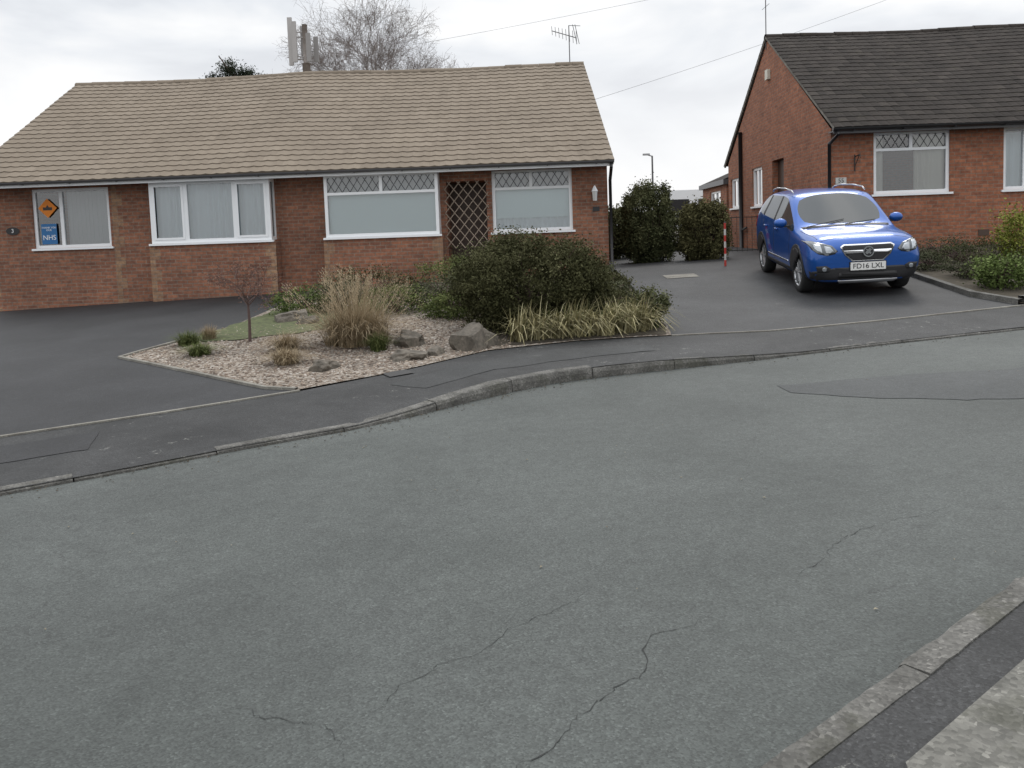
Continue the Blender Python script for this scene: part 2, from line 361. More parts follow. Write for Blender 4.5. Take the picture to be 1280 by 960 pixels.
def ribbon(name,poly,w,off,top,mat):
    mb=MB();pts=[]
    for (x1,y1),(x2,y2) in zip(poly,poly[1:]):
        n=max(1,int(math.hypot(x2-x1,y2-y1)/.2)); pts+=[(x1+(x2-x1)*i/n,y1+(y2-y1)*i/n) for i in range(n)]
    pts.append(poly[-1]); prev=None
    for i,(x,y) in enumerate(pts):
        a=pts[max(0,i-1)];b=pts[min(len(pts)-1,i+1)];dx,dy=b[0]-a[0],b[1]-a[1];l=math.hypot(dx,dy);nx_,ny_=-dy/l,dx/l
        z=H(x,y); ww=w*(1+.35*noise.noise(Vector((x*4,y*4,0)))); c=[(x-nx_*ww/2,y-ny_*ww/2,z-.03),(x-nx_*ww/2,y-ny_*ww/2,z+top),(x+nx_*ww/2,y+ny_*ww/2,z+top),(x+nx_*ww/2,y+ny_*ww/2,z-.03)]
        if prev:
            for k in range(3): mb.face([prev[k],c[k],c[k+1],prev[k+1]])
        prev=c
    return mb.obj(name,mat,kind='structure')
ribbon('drive_edging',[(-8.9,4.9),(-6.2,6.3),(-4.53,7.27),(-3.37,7.86),(-2.21,8.52)],.05,0,.014,M['edge'])
ribbon('drive_edging',[(1.98,10.45),(3.21,10.53),(4.75,10.81),(6.9,11.29),(9,11.76),(14,12.9)],.05,0,.012,M['edge'])
ribbon('bed_edging',[(-2.25,8.56),(-2.6,8.68),(-5.13,10.85),(-5.02,11.25),(-4.7,12.1)],.05,0,.03,M['edge'])
ribbon('bed_edging',[(6.9,11.34),(6.66,12.1),(6.76,14.17),(6.95,17.2)],.10,0,.08,M['conc'])
ribbon('bed_edging',[(6.92,11.36),(9,11.82),(14,12.97)],.12,0,.12,M['conc'])

# ------------------------------------------------------------ vegetation
def leafcloud(name,mat,c,r,n,size,seed,parent=None,clumps=60,cr=.22,shell=.55,boxy=0,aspect=.6,**props):
    rr=random.Random(seed); mb=MB(); cs=[]
    for _ in range(clumps):
        while True:
            p=Vector((rr.uniform(-1,1),rr.uniform(-1,1),rr.uniform(-1,1)))
            m=p.length if not boxy else (abs(p.x)**boxy+abs(p.y)**boxy+abs(p.z)**boxy)**(1/boxy)
            if shell<m<1: break
        cs.append((p,rr.uniform(.6,1.3),rr.uniform(-.25,.25)))
    for _ in range(n):
        p,s,t=rr.choice(cs)
        q=Vector((p.x+rr.gauss(0,cr*s),p.y+rr.gauss(0,cr*s),p.z+rr.gauss(0,cr*s)))
        if q.z<-1: q.z=-1+abs(q.z+1)*.3
        o=Vector((c[0]+q.x*r[0],c[1]+q.y*r[1],c[2]+q.z*r[2]))
        a=Vector((rr.gauss(0,1),rr.gauss(0,1),rr.gauss(0,1)+.4)).normalized(); b=a.orthogonal().normalized()
        b=(Matrix.Rotation(rr.uniform(0,6.28),3,a)@b); d=a.cross(b)
        l=size*rr.uniform(.6,1.4); w=l*aspect
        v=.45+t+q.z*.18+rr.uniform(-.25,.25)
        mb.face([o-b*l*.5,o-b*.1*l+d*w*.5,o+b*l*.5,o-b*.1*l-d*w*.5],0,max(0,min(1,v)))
    return mb.obj(name,mat,parent,**props)
def tuft(mb,c,n,h,spread,w,rr,droop=.6,vr=(0,1),base=.08,bias=None):
    for _ in range(n):
        a=rr.uniform(0,6.283)
        if bias is not None and rr.random()<.55: a=rr.gauss(bias,.6)
        hh=h*rr.uniform(.55,1.1); sp=spread*rr.uniform(.15,1)
        a0=rr.uniform(0,6.283); bx=c[0]+math.cos(a0)*base*rr.random(); by=c[1]+math.sin(a0)*base*rr.random()
        a+=rr.uniform(-.5,.5); dx,dy=math.cos(a),math.sin(a); sx,sy=-dy*w/2,dx*w/2
        prev=None; v=rr.uniform(*vr)
        for k in range(5):
            t=k/4; o=sp*(t**1.6); z=hh*(t-droop*(sp/max(spread,.01))*t*t*t*.8)
            ww=(1-t*.85); p=(bx+dx*o,by+dy*o,c[2]+z)
            cur=((p[0]-sx*ww,p[1]-sy*ww,p[2]),(p[0]+sx*ww,p[1]+sy*ww,p[2]))
            if prev: mb.face([prev[0],prev[1],cur[1],cur[0]],0,v)
            prev=cur
def grass(name,x,y,n,h,spread,w,mat,seed,label,category='grass',group='grass tufts in the gravel bed',**k):
    rr=random.Random(seed); mb=MB(); tuft(mb,(0,0,0),n,h,spread,w,rr,**k)
    o=mb.obj(name,mat,label=label,category=category,group=group); o.location=(x,y,H(x,y)); return o
def shrub(name,x,y,r,n,size,mat,seed,label,category='shrub',zc=None,**k):
    e=empty(name,(x,y,H(x,y)),label=label,category=category)
    rr=random.Random(seed); mb=MB(); zc=r[2]*.95 if zc is None else zc
    mb.tube((0,0,-.05),(0,0,zc*.6),.02,.015,6)
    for _ in range(26):
        a=rr.uniform(0,6.28);q=rr.random()**.5*.8
        p=Vector((0,0,zc*.1*rr.random())); e2=Vector((math.cos(a)*q*r[0],math.sin(a)*q*r[1],zc+rr.uniform(-.2,.7)*r[2]))
        m_=p.lerp(e2,.5)+Vector((0,0,.08)); mb.tube(p,m_,.012,.008,5); mb.tube(m_,e2,.008,.003,4)
    mb.obj('trunk',M['rbark'],e)
    leafcloud('crown',mat,(0,0,zc),r,n,size,seed,e,**k); return e
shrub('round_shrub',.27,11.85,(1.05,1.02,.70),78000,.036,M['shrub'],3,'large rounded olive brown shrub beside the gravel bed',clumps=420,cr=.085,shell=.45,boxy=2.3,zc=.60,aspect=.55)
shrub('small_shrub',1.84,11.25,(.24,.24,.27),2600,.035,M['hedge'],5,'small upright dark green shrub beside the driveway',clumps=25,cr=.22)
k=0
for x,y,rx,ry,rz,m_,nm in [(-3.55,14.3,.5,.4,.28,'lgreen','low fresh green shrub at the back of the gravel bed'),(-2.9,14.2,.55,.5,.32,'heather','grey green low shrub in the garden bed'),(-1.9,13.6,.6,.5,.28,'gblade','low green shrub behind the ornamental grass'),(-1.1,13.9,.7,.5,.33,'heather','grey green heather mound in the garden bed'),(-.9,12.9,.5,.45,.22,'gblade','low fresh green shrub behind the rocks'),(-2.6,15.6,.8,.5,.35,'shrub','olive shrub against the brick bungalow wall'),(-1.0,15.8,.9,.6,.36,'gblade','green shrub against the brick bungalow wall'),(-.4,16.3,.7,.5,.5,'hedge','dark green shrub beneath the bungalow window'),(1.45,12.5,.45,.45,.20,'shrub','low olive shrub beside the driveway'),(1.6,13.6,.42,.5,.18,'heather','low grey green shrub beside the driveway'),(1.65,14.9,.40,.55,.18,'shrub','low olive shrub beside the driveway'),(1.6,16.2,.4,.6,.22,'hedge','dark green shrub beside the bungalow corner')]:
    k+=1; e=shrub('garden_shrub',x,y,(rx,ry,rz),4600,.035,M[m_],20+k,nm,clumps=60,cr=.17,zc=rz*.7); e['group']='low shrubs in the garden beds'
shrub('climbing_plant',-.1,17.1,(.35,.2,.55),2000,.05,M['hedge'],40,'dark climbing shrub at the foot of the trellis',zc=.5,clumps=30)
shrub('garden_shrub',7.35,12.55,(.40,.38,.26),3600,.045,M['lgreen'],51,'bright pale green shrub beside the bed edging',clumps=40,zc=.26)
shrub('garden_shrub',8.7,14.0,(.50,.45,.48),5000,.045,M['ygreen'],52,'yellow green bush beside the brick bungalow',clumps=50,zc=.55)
k=0
for x,y,rx,rz in [(7.2,14.6,.38,.20),(7.35,15.5,.45,.24),(8.1,15.1,.5,.22),(8.3,16.2,.6,.25),(7.4,13.6,.35,.16),(9.2,15.6,.5,.3),(8.2,13.5,.45,.2),(7.5,16.5,.5,.25),(9.1,12.9,.5,.3)]:
    k+=1; e=shrub('heather_mound',x,y,(rx,rx*.9,rz),2400,.03,M['heather' if k%3 else 'hedge'],60+k,'low grey green heather mound in the planting bed',clumps=35,cr=.18,zc=rz*.7); e['group']='heather mounds in the planting bed'
rr=random.Random(4); mb=MB()
tuft(mb,(0,0,0),1900,.66,.95,.009,rr,droop=.8,base=.42,vr=(.1,.9))
tuft(mb,(0,0,0),300,.98,.75,.007,rr,droop=.35,base=.36,vr=(.5,1))
for _ in range(95):
    a=rr.uniform(0,6.28);q=rr.uniform(.05,.82);h=rr.uniform(.55,1.02)-.18*q; p=Vector((math.cos(a)*q,math.sin(a)*q,h)); ld=Vector((math.cos(a)*q,math.sin(a)*q,0))
    mb.tube(p-Vector((ld.x*.5,ld.y*.5,h*.6)),p,.003,.002,3,0,.6)
    for j in range(24):
        o=p+ld*.15*rr.random()+Vector((rr.gauss(0,.016),rr.gauss(0,.016),rr.uniform(-.12,.10))); d=(Vector((rr.gauss(0,.4),rr.gauss(0,.4),1))+ld).normalized()*.035; s_=d.orthogonal().normalized()*.004
        mb.face([o-s_,o+s_,o+d],0,rr.uniform(.5,1))
o=mb.obj('ornamental_grass',M['straw'],label='tall straw coloured ornamental grass with feathery plumes',category='grass'); o.location=(-2.08,11.1,H(-2.08,11.1))
grass('grass_tuft',-2.95,10.85,900,.30,.52,.006,M['straw'],11,'mounded straw coloured grass on the gravel',droop=.9,base=.14)
grass('grass_tuft',-2.72,9.95,900,.26,.46,.006,M['straw'],12,'small straw coloured grass tuft on the gravel',droop=.9,base=.14)
grass('grass_tuft',-1.71,10.55,560,.30,.30,.008,M['gblade'],13,'green grass tuft beside the garden rocks',droop=.7,base=.1)
grass('grass_tuft',-4.5,11.55,600,.26,.36,.007,M['gblade'],14,'dull green grass tuft on the gravel',droop=.7,base=.14)
grass('grass_tuft',-4.05,10.75,600,.22,.38,.007,M['gblade'],15,'dull green grass tuft on the gravel',droop=.8,base=.14)
grass('grass_tuft',-4.35,11.95,400,.26,.24,.007,M['straw'],16,'dry grass tuft at the gravel edge',droop=.7,base=.1)
for i,(x,y) in enumerate([(.06,10.68),(.34,10.72),(.62,10.70),(.9,10.76),(1.18,10.72),(1.45,10.78),(1.68,10.88),(.2,11.0),(.75,11.0),(1.3,11.05),(1.6,11.3)]):
    grass('strap_leaved_plant',x,y,95,.64,.62,.022,M['strap'],30+i,'strappy pale yellow green plant with flopped leaves',category='plant',group='strappy plants beside the pavement',droop=1.15,base=.16,bias=-.5)
    grass('leafy_plant',x+.1,y+.12,90,.45,.34,.013,M['gblade'],50+i,'green strap leaved plant beside the pavement',category='plant',group='green strappy plants beside the pavement',droop=.8,base=.14)
def rock(x,y,rx,ry,rz,seed,label):
    bm=bmesh.new(); bmesh.ops.create_icosphere(bm,subdivisions=4,radius=1)
    for v in bm.verts:
        c=v.co.copy(); n=noise.noise(c*1.1+Vector((seed*3.1,0,0)))*.6+noise.noise(c*3+Vector((seed,5,0)))*.15+noise.noise(c*9+Vector((seed,5,0)))*.05
        q=c*(1+n); q.x=max(-.85,min(.9,q.x)); q.z=min(.72+.35*q.x,q.z); q.y=max(-.8+.3*q.z,q.y); v.co=Vector((q.x*rx,q.y*ry,q.z*rz))
    me=bpy.data.meshes.new('rock'); bm.to_mesh(me); bm.free(); me.materials.append(M['rock'])
    o=link('garden_rock',me,label=label,category='rock',group='rocks in the gravel bed'); o.location=(x,y,H(x,y)+rz*.28); o.rotation_euler=(0,0,seed)
rock(-.48,10.42,.30,.23,.27,1,'large angular brown rock beside the pavement')
rock(-1.36,10.9,.26,.19,.16,2.2,'angular grey brown rock on the gravel')
rock(-1.25,9.98,.25,.16,.10,3.1,'flat grey rock at the gravel edge')
rock(-2.20,9.58,.19,.14,.11,4.3,'small brown rock on the gravel')
rock(-3.55,13.4,.28,.22,.15,.4,'grey rock among low green shrubs')
rock(-3.2,13.0,.18,.14,.11,6.2,'small grey rock among low shrubs')
rock(-.95,10.15,.12,.1,.08,7.4,'small brown rock on the gravel')
def inpoly(x,y,p):
    c=False
    for (x1,y1),(x2,y2) in zip(p,p[1:]+p[:1]):
        if (y1>y)!=(y2>y) and x<(x2-x1)*(y-y1)/(y2-y1)+x1: c=not c
    return c
mb=MB(); rr=random.Random(9)
ico=bmesh.new(); bmesh.ops.create_icosphere(ico,subdivisions=1,radius=1); iv=[v.co.copy() for v in ico.verts]; fi=[tuple(v.index for v in f.verts) for f in ico.faces]; ico.free()
cnt=0
while cnt<5200:
    x=rr.uniform(-5.1,0);y=rr.uniform(8.6,13)
    if not inpoly(x,y,bed): continue
    cnt+=1; s=rr.uniform(.009,.024); rm=Matrix.Rotation(rr.uniform(0,6),3,'Z'); i=len(mb.v); z=H(x,y)+.01; v=rr.random(); fl=rr.uniform(.5,.8); e=rr.uniform(.6,1)
    for c in iv:
        q=rm@Vector((c.x*s,c.y*s*e,c.z*s*fl)); mb.v.append((x+q.x,y+q.y,z+q.z))
    for f in fi: mb.f.append(tuple(i+k for k in f)); mb.m.append(0); mb.a.append(v)
mb.obj('gravel_pebbles',M['pebble'],kind='stuff')
mb=MB(); rr=random.Random(19)
for _ in range(560):
    if rr.random()<.9:
        i=rr.randint(1,len(K)-4); t=rr.random(); x=K[i][0]+(K[i+1][0]-K[i][0])*t;y=K[i][1]+(K[i+1][1]-K[i][1])*t; o_=abs(rr.gauss(0,.12)); x+=o_*.5; y-=o_
        z=Hr(x,y)+.006; v=rr.random()*.7
    else:
        x=rr.uniform(-3,5);y=rr.uniform(3.0,8); v=rr.uniform(.7,1)
        if sdist(K,x,y)>-.05 or sdist(NK,x,y)<.1: continue
        z=Hr(x,y)+.006
    s=rr.uniform(.005,.013); a=rr.uniform(0,6.28); c,d=math.cos(a)*s,math.sin(a)*s
    mb.face([(x-c,y-d,z),(x+d*.5,y-c*.5,z+.004),(x+c,y+d,z),(x-d*.5,y+c*.5,z+.005)],0,v)
mb.obj('fallen_leaves',attrmat('leaf_litter',[(0,(.03,.02,.012)),(.6,(.10,.07,.04)),(1,(.32,.29,.22))],.8),kind='stuff')

def grow(mb,p,d,l,r,depth,rr,tips,spread=.5,up=.12,kids=(2,3),n=5,shr=.72,minr=0,side=.7):
    segs=3; q=p.copy(); rad=r
    for i in range(segs):
        d=(d+Vector((rr.gauss(0,.10),rr.gauss(0,.10),rr.gauss(0,.06)+up*.3))).normalized()
        q2=q+d*l/segs; r2=max(minr,rad*.86); mb.tube(q,q2,rad,r2,n if depth>2 else 3)
        if depth>0 and i>0 and rr.random()<side:
            a=d.orthogonal().normalized(); a=Matrix.Rotation(rr.uniform(0,6.28),3,d)@a
            grow(mb,q2.copy(),(d+a*spread*1.3).normalized(),l*.62,max(minr,r2*.5),depth-1,rr,tips,spread,up,kids,n,shr,minr,side)
        q=q2; rad=r2
    if depth==0: tips.append(q); return
    for _ in range(rr.randint(*kids)):
        a=d.orthogonal().normalized(); a=Matrix.Rotation(rr.uniform(0,6.28),3,d)@a
        grow(mb,q.copy(),(d+a*spread*rr.uniform(.6,1.2)).normalized(),l*shr*rr.uniform(.8,1.15),max(minr,rad*.72),depth-1,rr,tips,spread,up,kids,n,shr,minr,side)
e=empty('birch_tree',(-5.1,33,.5),label='tall bare leafless tree behind the tiled roof',category='tree')
rr=random.Random(12); mb=MB(); mb.tube((0,0,-.3),(.05,0,2.6),.20,.16,10); mb.tube((.05,0,2.6),(.1,0,4.6),.16,.12,10); mb.obj('trunk',M['bark'],e,smooth=True)
mb=MB(); tips=[]
for i in range(12):
    a=i*2.4; grow(mb,Vector((.1,0,3.3+i*.16)),Vector((math.cos(a)*(.85 if i%2 else .4),math.sin(a)*.5,1)).normalized(),1.75,.05,5,rr,tips,.52,.05,(2,2),5,.76,.004,.62)
for t in tips:
    for _ in range(2):
        d=Vector((rr.gauss(0,.7),rr.gauss(0,.7),rr.gauss(.1,.6))).normalized()*rr.uniform(.15,.45); mb.tube(t,t+d,.0035,.0025,3)
mb.obj('crown',M['twig'],e)
e=empty('evergreen_tree',(-11.35,36,.4),label='dark evergreen tree showing above the roof ridge',category='tree')
mb=MB(); mb.tube((0,0,-.3),(0,0,8.2),.22,.08,8)
for i in range(8): mb.tube((0,0,5.6+i*.35),(math.cos(i*2.4)*.8,math.sin(i*2.4)*.8,6.2+i*.38),.05,.02,5)
mb.obj('trunk',M['bark'],e)
leafcloud('crown',M['pine'],(.1,0,7.75),(1.15,.9,.95),13000,.11,77,e,clumps=60,cr=.15,aspect=.3)
e=empty('small_tree',(-3.66,11.6,H(-3.66,11.6)),label='small reddish ornamental tree with thin bare twigs',category='tree')
rr=random.Random(5); mb=MB(); mb.tube((0,0,-.02),(.01,0,.3),.024,.020,8); mb.tube((.01,0,.3),(0,.01,.62),.020,.012,8); mb.obj('trunk',M['rbark'],e,smooth=True)
mb=MB(); tips=[]
for i in range(8):
    a=i*2.4; grow(mb,Vector((0,0,.50+i*.014)),Vector((math.cos(a)*1.0,math.sin(a)*1.0,.8)).normalized(),.26,.009,3,rr,tips,.75,-.05,(2,2),4,.76,.0026,.6)
for t in tips:
    for _ in range(6):
        o=t+Vector((rr.gauss(0,.03),rr.gauss(0,.03),rr.gauss(0,.03)));d=Vector((rr.gauss(0,1),rr.gauss(0,1),rr.gauss(0,1))).normalized();s_=d.orthogonal().normalized()*.006
        mb.face([o-s_,o+s_,o+d*.022],1,rr.random())
mb.obj('crown',[M['rbark'],M['rbud']],e)
def hedge(name,x,y,r,n,mat,seed,label,size=.05):
    e=empty(name,(x,y,H(x,y)),label=label,category='hedge'); mb=MB(); rr=random.Random(seed)
    mb.tube((0,0,-.05),(0,0,r[2]*1.2),.05,.03,6)
    for _ in range(30):
        px=rr.uniform(-.8,.8)*r[0];py=rr.uniform(-.7,.7)*r[1]; mb.tube((0,0,.05),(px,py,r[2]*rr.uniform(1.0,1.8)),.02,.006,5)
    mb.obj('trunk',M['rbark'],e)
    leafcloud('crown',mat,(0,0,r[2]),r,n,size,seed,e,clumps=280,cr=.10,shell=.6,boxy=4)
hedge('tall_hedge',3.30,20.2,(.56,.6,.90),38000,M['hedge'],81,'tall clipped olive green hedge behind the driveway')
hedge('tall_hedge',4.52,19.6,(.50,.5,.66),30000,M['hedge2'],82,'clipped bronze green hedge behind the driveway')
hedge('tall_hedge',2.75,23.5,(.7,.6,.7),9000,M['hedge'],83,'dark hedge behind the bungalow corner',.08)
hedge('tall_hedge',4.2,27,(2.2,.6,.62),18000,M['hedge'],84,'dark hedge between the bungalows',.09)

# ------------------------------------------------------------ houses
def wall(mb,mp,u0,u1,z0,z1,holes,rev=.12,mi=0):
    us=sorted({u0,u1,*[h[0] for h in holes],*[h[1] for h in holes]}); zs=sorted({z0,z1,*[h[2] for h in holes],*[h[3] for h in holes]})
    us=[u for u in us if u0<=u<=u1]; zs=[z for z in zs if z0<=z<=z1]
    for a,b in zip(us,us[1:]):
        for c,d in zip(zs,zs[1:]):
            m_=((a+b)/2,(c+d)/2)
            if any(h[0]<m_[0]<h[1] and h[2]<m_[1]<h[3] for h in holes): continue
            mb.face([mp(a,0,c),mp(b,0,c),mp(b,0,d),mp(a,0,d)],mi)
    for h in holes:
        a,b,c,d=h[:4]
        mb.face([mp(a,0,c),mp(a,rev,c),mp(a,rev,d),mp(a,0,d)],mi); mb.face([mp(b,0,c),mp(b,0,d),mp(b,rev,d),mp(b,rev,c)],mi)
        mb.face([mp(a,0,c),mp(b,0,c),mp(b,rev,c),mp(a,rev,c)],mi); mb.face([mp(a,0,d),mp(a,rev,d),mp(b,rev,d),mp(b,0,d)],mi)
def leading(mb,mp,u0,u1,z0,z1,d,su=.16,sz=.25,w=.016):
    k=sz/su
    for s in (1,-1):
        for c in range(-40,41):
            f=lambda u:z0+s*k*(u-u0)+c*sz
            lo=(-c*sz)/(s*k)+u0; hi=(z1-z0-c*sz)/(s*k)+u0
            if lo>hi: lo,hi=hi,lo
            ua=max(u0,lo);ub=min(u1,hi)
            if ub-ua<.01: continue
            za,zb=f(ua),f(ub)
            mb.face([mp(ua-w/2,d,za),mp(ua+w/2,d,za),mp(ub+w/2,d,zb),mp(ub-w/2,d,zb)])
def window(parent,mp,u0,u1,z0,z1,mull=(),trans=None,blind=None,d=.04,fr=.065,sill=True,label=None,tm=None,casement=()):
    mb=MB(); t=.06; ft=.05 if trans else fr
    mb.boxm(mp,u0,u1,d,d+t,z0,z0+fr); mb.boxm(mp,u0,u1,d,d+t,z1-ft,z1)
    mb.boxm(mp,u0,u0+fr,d,d+t,z0+fr,z1-ft); mb.boxm(mp,u1-fr,u1,d,d+t,z0+fr,z1-ft)
    zt=trans if trans else z1-ft
    for m_ in mull: mb.boxm(mp,m_-fr*.55,m_+fr*.55,d+.002,d+t,z0+fr,zt)
    if trans:
        mb.boxm(mp,u0+fr,u1-fr,d+.003,d+t,trans,trans+.055)
        for m_ in (tm or ()): mb.boxm(mp,m_-fr*.5,m_+fr*.5,d+.002,d+t,trans+.055,z1-ft)
    for (a,b,c,e_) in casement:
        q=.045
        mb.boxm(mp,a,b,d-.015,d+.001,c,c+q); mb.boxm(mp,a,b,d-.015,d+.001,e_-q,e_); mb.boxm(mp,a,a+q,d-.015,d+.001,c+q,e_-q); mb.boxm(mp,b-q,b,d-.015,d+.001,c+q,e_-q)
    w=mb.obj('window',M['white'],parent)
    if label: w['label']=label
    mb=MB(); mb.face([mp(u0+fr*.8,d+.035,z0+fr*.8),mp(u1-fr*.8,d+.035,z0+fr*.8),mp(u1-fr*.8,d+.035,z1-fr*.7),mp(u0+fr*.8,d+.035,z1-fr*.7)]); mb.obj('pane',M['glass'],w)
    if sill:
        mb=MB(); mb.boxm(mp,u0-.05,u1+.05,-.05,d+.05,z0-.045,z0-.002); mb.obj('sill',M['white'],w)
    if trans:
        mb=MB(); es=[u0+fr]+[x for m_ in (tm or ()) for x in (m_-fr*.5,m_+fr*.5)]+[u1-fr]
        for a,b in zip(es[::2],es[1::2]): leading(mb,mp,a,b,trans+.055,z1-ft,d+.03)
        mb.obj('leading',M['lead'],w)
    if blind:
        for spec in blind:
            kind,a,b,c,e_,mat=spec; mb=MB(); n=int((b-a)/.02); prev=None
            for i in range(n+1):
                u=a+(b-a)*i/n
                if kind=='vertical': dd=.16+(.03*((u/.09)%1))
                elif kind=='flat': dd=.14
                else: dd=.16+.02*math.sin(u*38+math.sin(u*7)*2)
                if prev is not None: mb.face([mp(prev[0],prev[1],c),mp(u,dd,c),mp(u,dd,e_),mp(prev[0],prev[1],e_)])
                prev=(u,dd)
            mb.obj({'vertical':'blind','flat':'blind'}.get(kind,'curtain'),M[mat],w)
    return w
def roofslope(mb,x0,x1,y0,z0,y1,z1,courses,tw,prof,seed,step=.02,n=6,taper=0,jit=.003,sagf=None,rv=.06,tvv=.10):
    rr=random.Random(seed); cols=int((x1-x0)/tw); nx_=cols*n+1
    dy,dz=y1-y0,z1-z0; l=math.hypot(dy,dz); ny_,nz_=-dz/l,dy/l
    if nz_<0: ny_,nz_=-ny_,-nz_
    tj=[[rr.uniform(-jit,jit) for _ in range(cols+1)] for _ in range(courses)]
    def P(i,t,h):
        x=x0+(x1-x0)*i/(nx_-1); sag=(sagf(x)*(.3+.7*t) if sagf else 0)+.015*noise.noise(Vector((x*.5,t*3,seed)))
        x-=taper*t*(x-x0)/(x1-x0)
        return (x,y0+dy*t+ny_*h,z0+dz*t+nz_*h+sag)
    for k in range(courses):
        t0=k/courses-.008;t1=(k+1)/courses
        base=len(mb.v)
        for i in range(nx_):
            c=min(cols-1,i//n); p=prof((i%n)/n); j=tj[k][c]
            mb.v.append(P(i,t0,-.012)); mb.v.append(P(i,t0,step+p+j)); mb.v.append(P(i,t1,.002+p*.9))
        rowv=rr.uniform(-rv,rv)
        tv=[max(0,min(1,.5+rowv+rr.gauss(0,tvv))) for _ in range(cols+1)]
        for i in range(nx_-1):
            a=base+i*3;b=a+3
            mb.f.append((a,b,b+1,a+1)); mb.m.append(0); mb.a.append(0)
            mb.f.append((a+1,b+1,b+2,a+2)); mb.m.append(0); mb.a.append(tv[i//n])
def prof1(t): return .016*(math.exp(-((t-.5)/.2)**2))
def prof2(t): return .0 if t>.04 else -.008
def sag1(x):
    return .05*math.exp(-((x-6.3)/1.1)**2)-.035*math.exp(-((x-2.6)/1.6)**2)-.03*math.exp(-((x-10.2)/1.6)**2)

rz=math.radians(-2)
h1=empty('semi_detached_bungalow',(-11.53,17.83,0),rz,label='long red brown brick bungalow pair with tan tiled roof',category='house')
Lh=13.62; ZR=5.93
F=lambda yw:(lambda u,d,z:(u,yw+d,z))
mpW=F(.55); mpB=F(.2)
mb=MB()
holes=[(1.18,2.88,1.60,2.88),(4.05,6.42,1.62,2.90),(7.75,10.0,1.62,2.90),(10.2,11.05,-.2,2.72),(11.17,12.87,1.61,2.91)]
wall(mb,mpW,.12,Lh,-.4,3.02,holes)
wall(mb,lambda u,d,z:(Lh-d,u,z),.55,9.5,-.4,3.02,[])
wall(mb,lambda u,d,z:(.12+d,u,z),.55,9.5,-.4,3.02,[])
wall(mb,lambda u,d,z:(u,9.5-d,z),.12,Lh,-.4,3.02,[])
for x,xt in ((.12,.12),(Lh,Lh-.27)): mb.face([(x,.55,3.02),(x,9.5,3.02),(xt,5,5.74)])
for a,b in ((3.87,6.58),(7.60,10.12)):
    mb.face([(a,.2,-.4),(b,.2,-.4),(b,.2,1.6),(a,.2,1.6)]); mb.face([(a,.2,-.4),(a,.2,1.6),(a,.549,1.6),(a,.549,-.4)]); mb.face([(b,.2,-.4),(b,.549,-.4),(b,.549,1.6),(b,.2,1.6)]); mb.face([(a,.2,1.6),(b,.2,1.6),(b,.55,1.6),(a,.55,1.6)])
mb.face([(10.2,.67,-.2),(10.2,1.6,-.2),(10.2,1.6,2.72),(10.2,.67,2.72)]); mb.face([(11.05,.67,-.2),(11.05,1.6,-.2),(11.05,1.6,2.72),(11.05,.67,2.72)]); mb.face([(10.2,.67,2.72),(11.05,.67,2.72),(11.05,1.6,2.72),(10.2,1.6,2.72)])
mb.obj('wall',M['brick1'],h1)
mb=MB(); mb.face([(10.2,1.3,-.2),(11.05,1.3,-.2),(11.05,1.3,2.72),(10.2,1.3,2.72)]); mb.obj('door',M['door'],h1)
def quoin(mp,u0,u1,z0,z1,flip):
    mb=MB();z=z0;i=0
    while z<z1:
        w=.225 if i%2 else .12
        a,b=(u0,u0+w) if not flip else (u1-w,u1)
        mb.boxm(mp,a,b,-.004,.05,z,min(z+.222,z1)); z+=.225;i+=1
    mb.obj('quoin',M['quoin'],h1)
quoin(mpB,3.87,4.1,-.3,1.54,False); quoin(mpB,6.3,6.58,-.3,1.54,True); quoin(mpB,7.6,7.8,-.3,1.54,False); quoin(mpB,9.9,10.12,-.3,1.54,True)
quoin(mpW,2.94,3.2,.0,2.88,False); quoin(mpW,.12,.3,-.1,2.88,False)
mb=MB(); roofslope(mb,-.05,Lh+.10,-.06,3.02,5,ZR,23,.235,prof1,1,step=.022,taper=.27,sagf=sag1,rv=.04,tvv=.14,jit=.002)
roof1=mb.obj('roof',M['roof1'],h1)
mb=MB(); roofslope(mb,-.05,Lh+.10,10.1,3.02,5,ZR,23,.235,prof1,2,step=.022,taper=.27,sagf=sag1); mb.obj('rear_roof_slope',M['roof1'],roof1)
mb=MB(); x=-.05; XE=Lh+.1-.27
while x<XE-.05:
    x2=min(x+.44,XE); va=.5+R.uniform(-.25,.25); j=R.uniform(-.008,.008)
    for k in range(8):
        a0=math.pi*k/8;a1=math.pi*(k+1)/8;r_=.115
        pt=lambda xx,a,r2:(xx,5+r2*math.cos(a),ZR-.05+sag1(xx)+j+r2*math.sin(a)*.85)
        mb.face([pt(x,a0,r_+.008),pt(x2-.004,a0,r_),pt(x2-.004,a1,r_),pt(x,a1,r_+.008)],0,va)
    x+=.44
mb.obj('ridge',M['roof1'],roof1)
def verge(xa,xb,ya,za,yb,zb,w,up,mat,parent):
    mb=MB()
    for q in (0,w): mb.face([(xa+q,ya,za-.02),(xb+q,yb,zb-.02),(xb+q,yb,zb+up),(xa+q,ya,za+up)])
    mb.face([(xa,ya,za-.02),(xa+w,ya,za-.02),(xb+w,yb,zb-.02),(xb,yb,zb-.02)]); mb.face([(xa,ya,za-.02),(xa+w,ya,za-.02),(xa+w,ya,za+up),(xa,ya,za+up)])
    bm=bmesh.new(); o=mb.obj('verge',mat,parent); bm.from_mesh(o.data); bmesh.ops.remove_doubles(bm,verts=bm.verts[:],dist=1e-4); bm.to_mesh(o.data); bm.free()
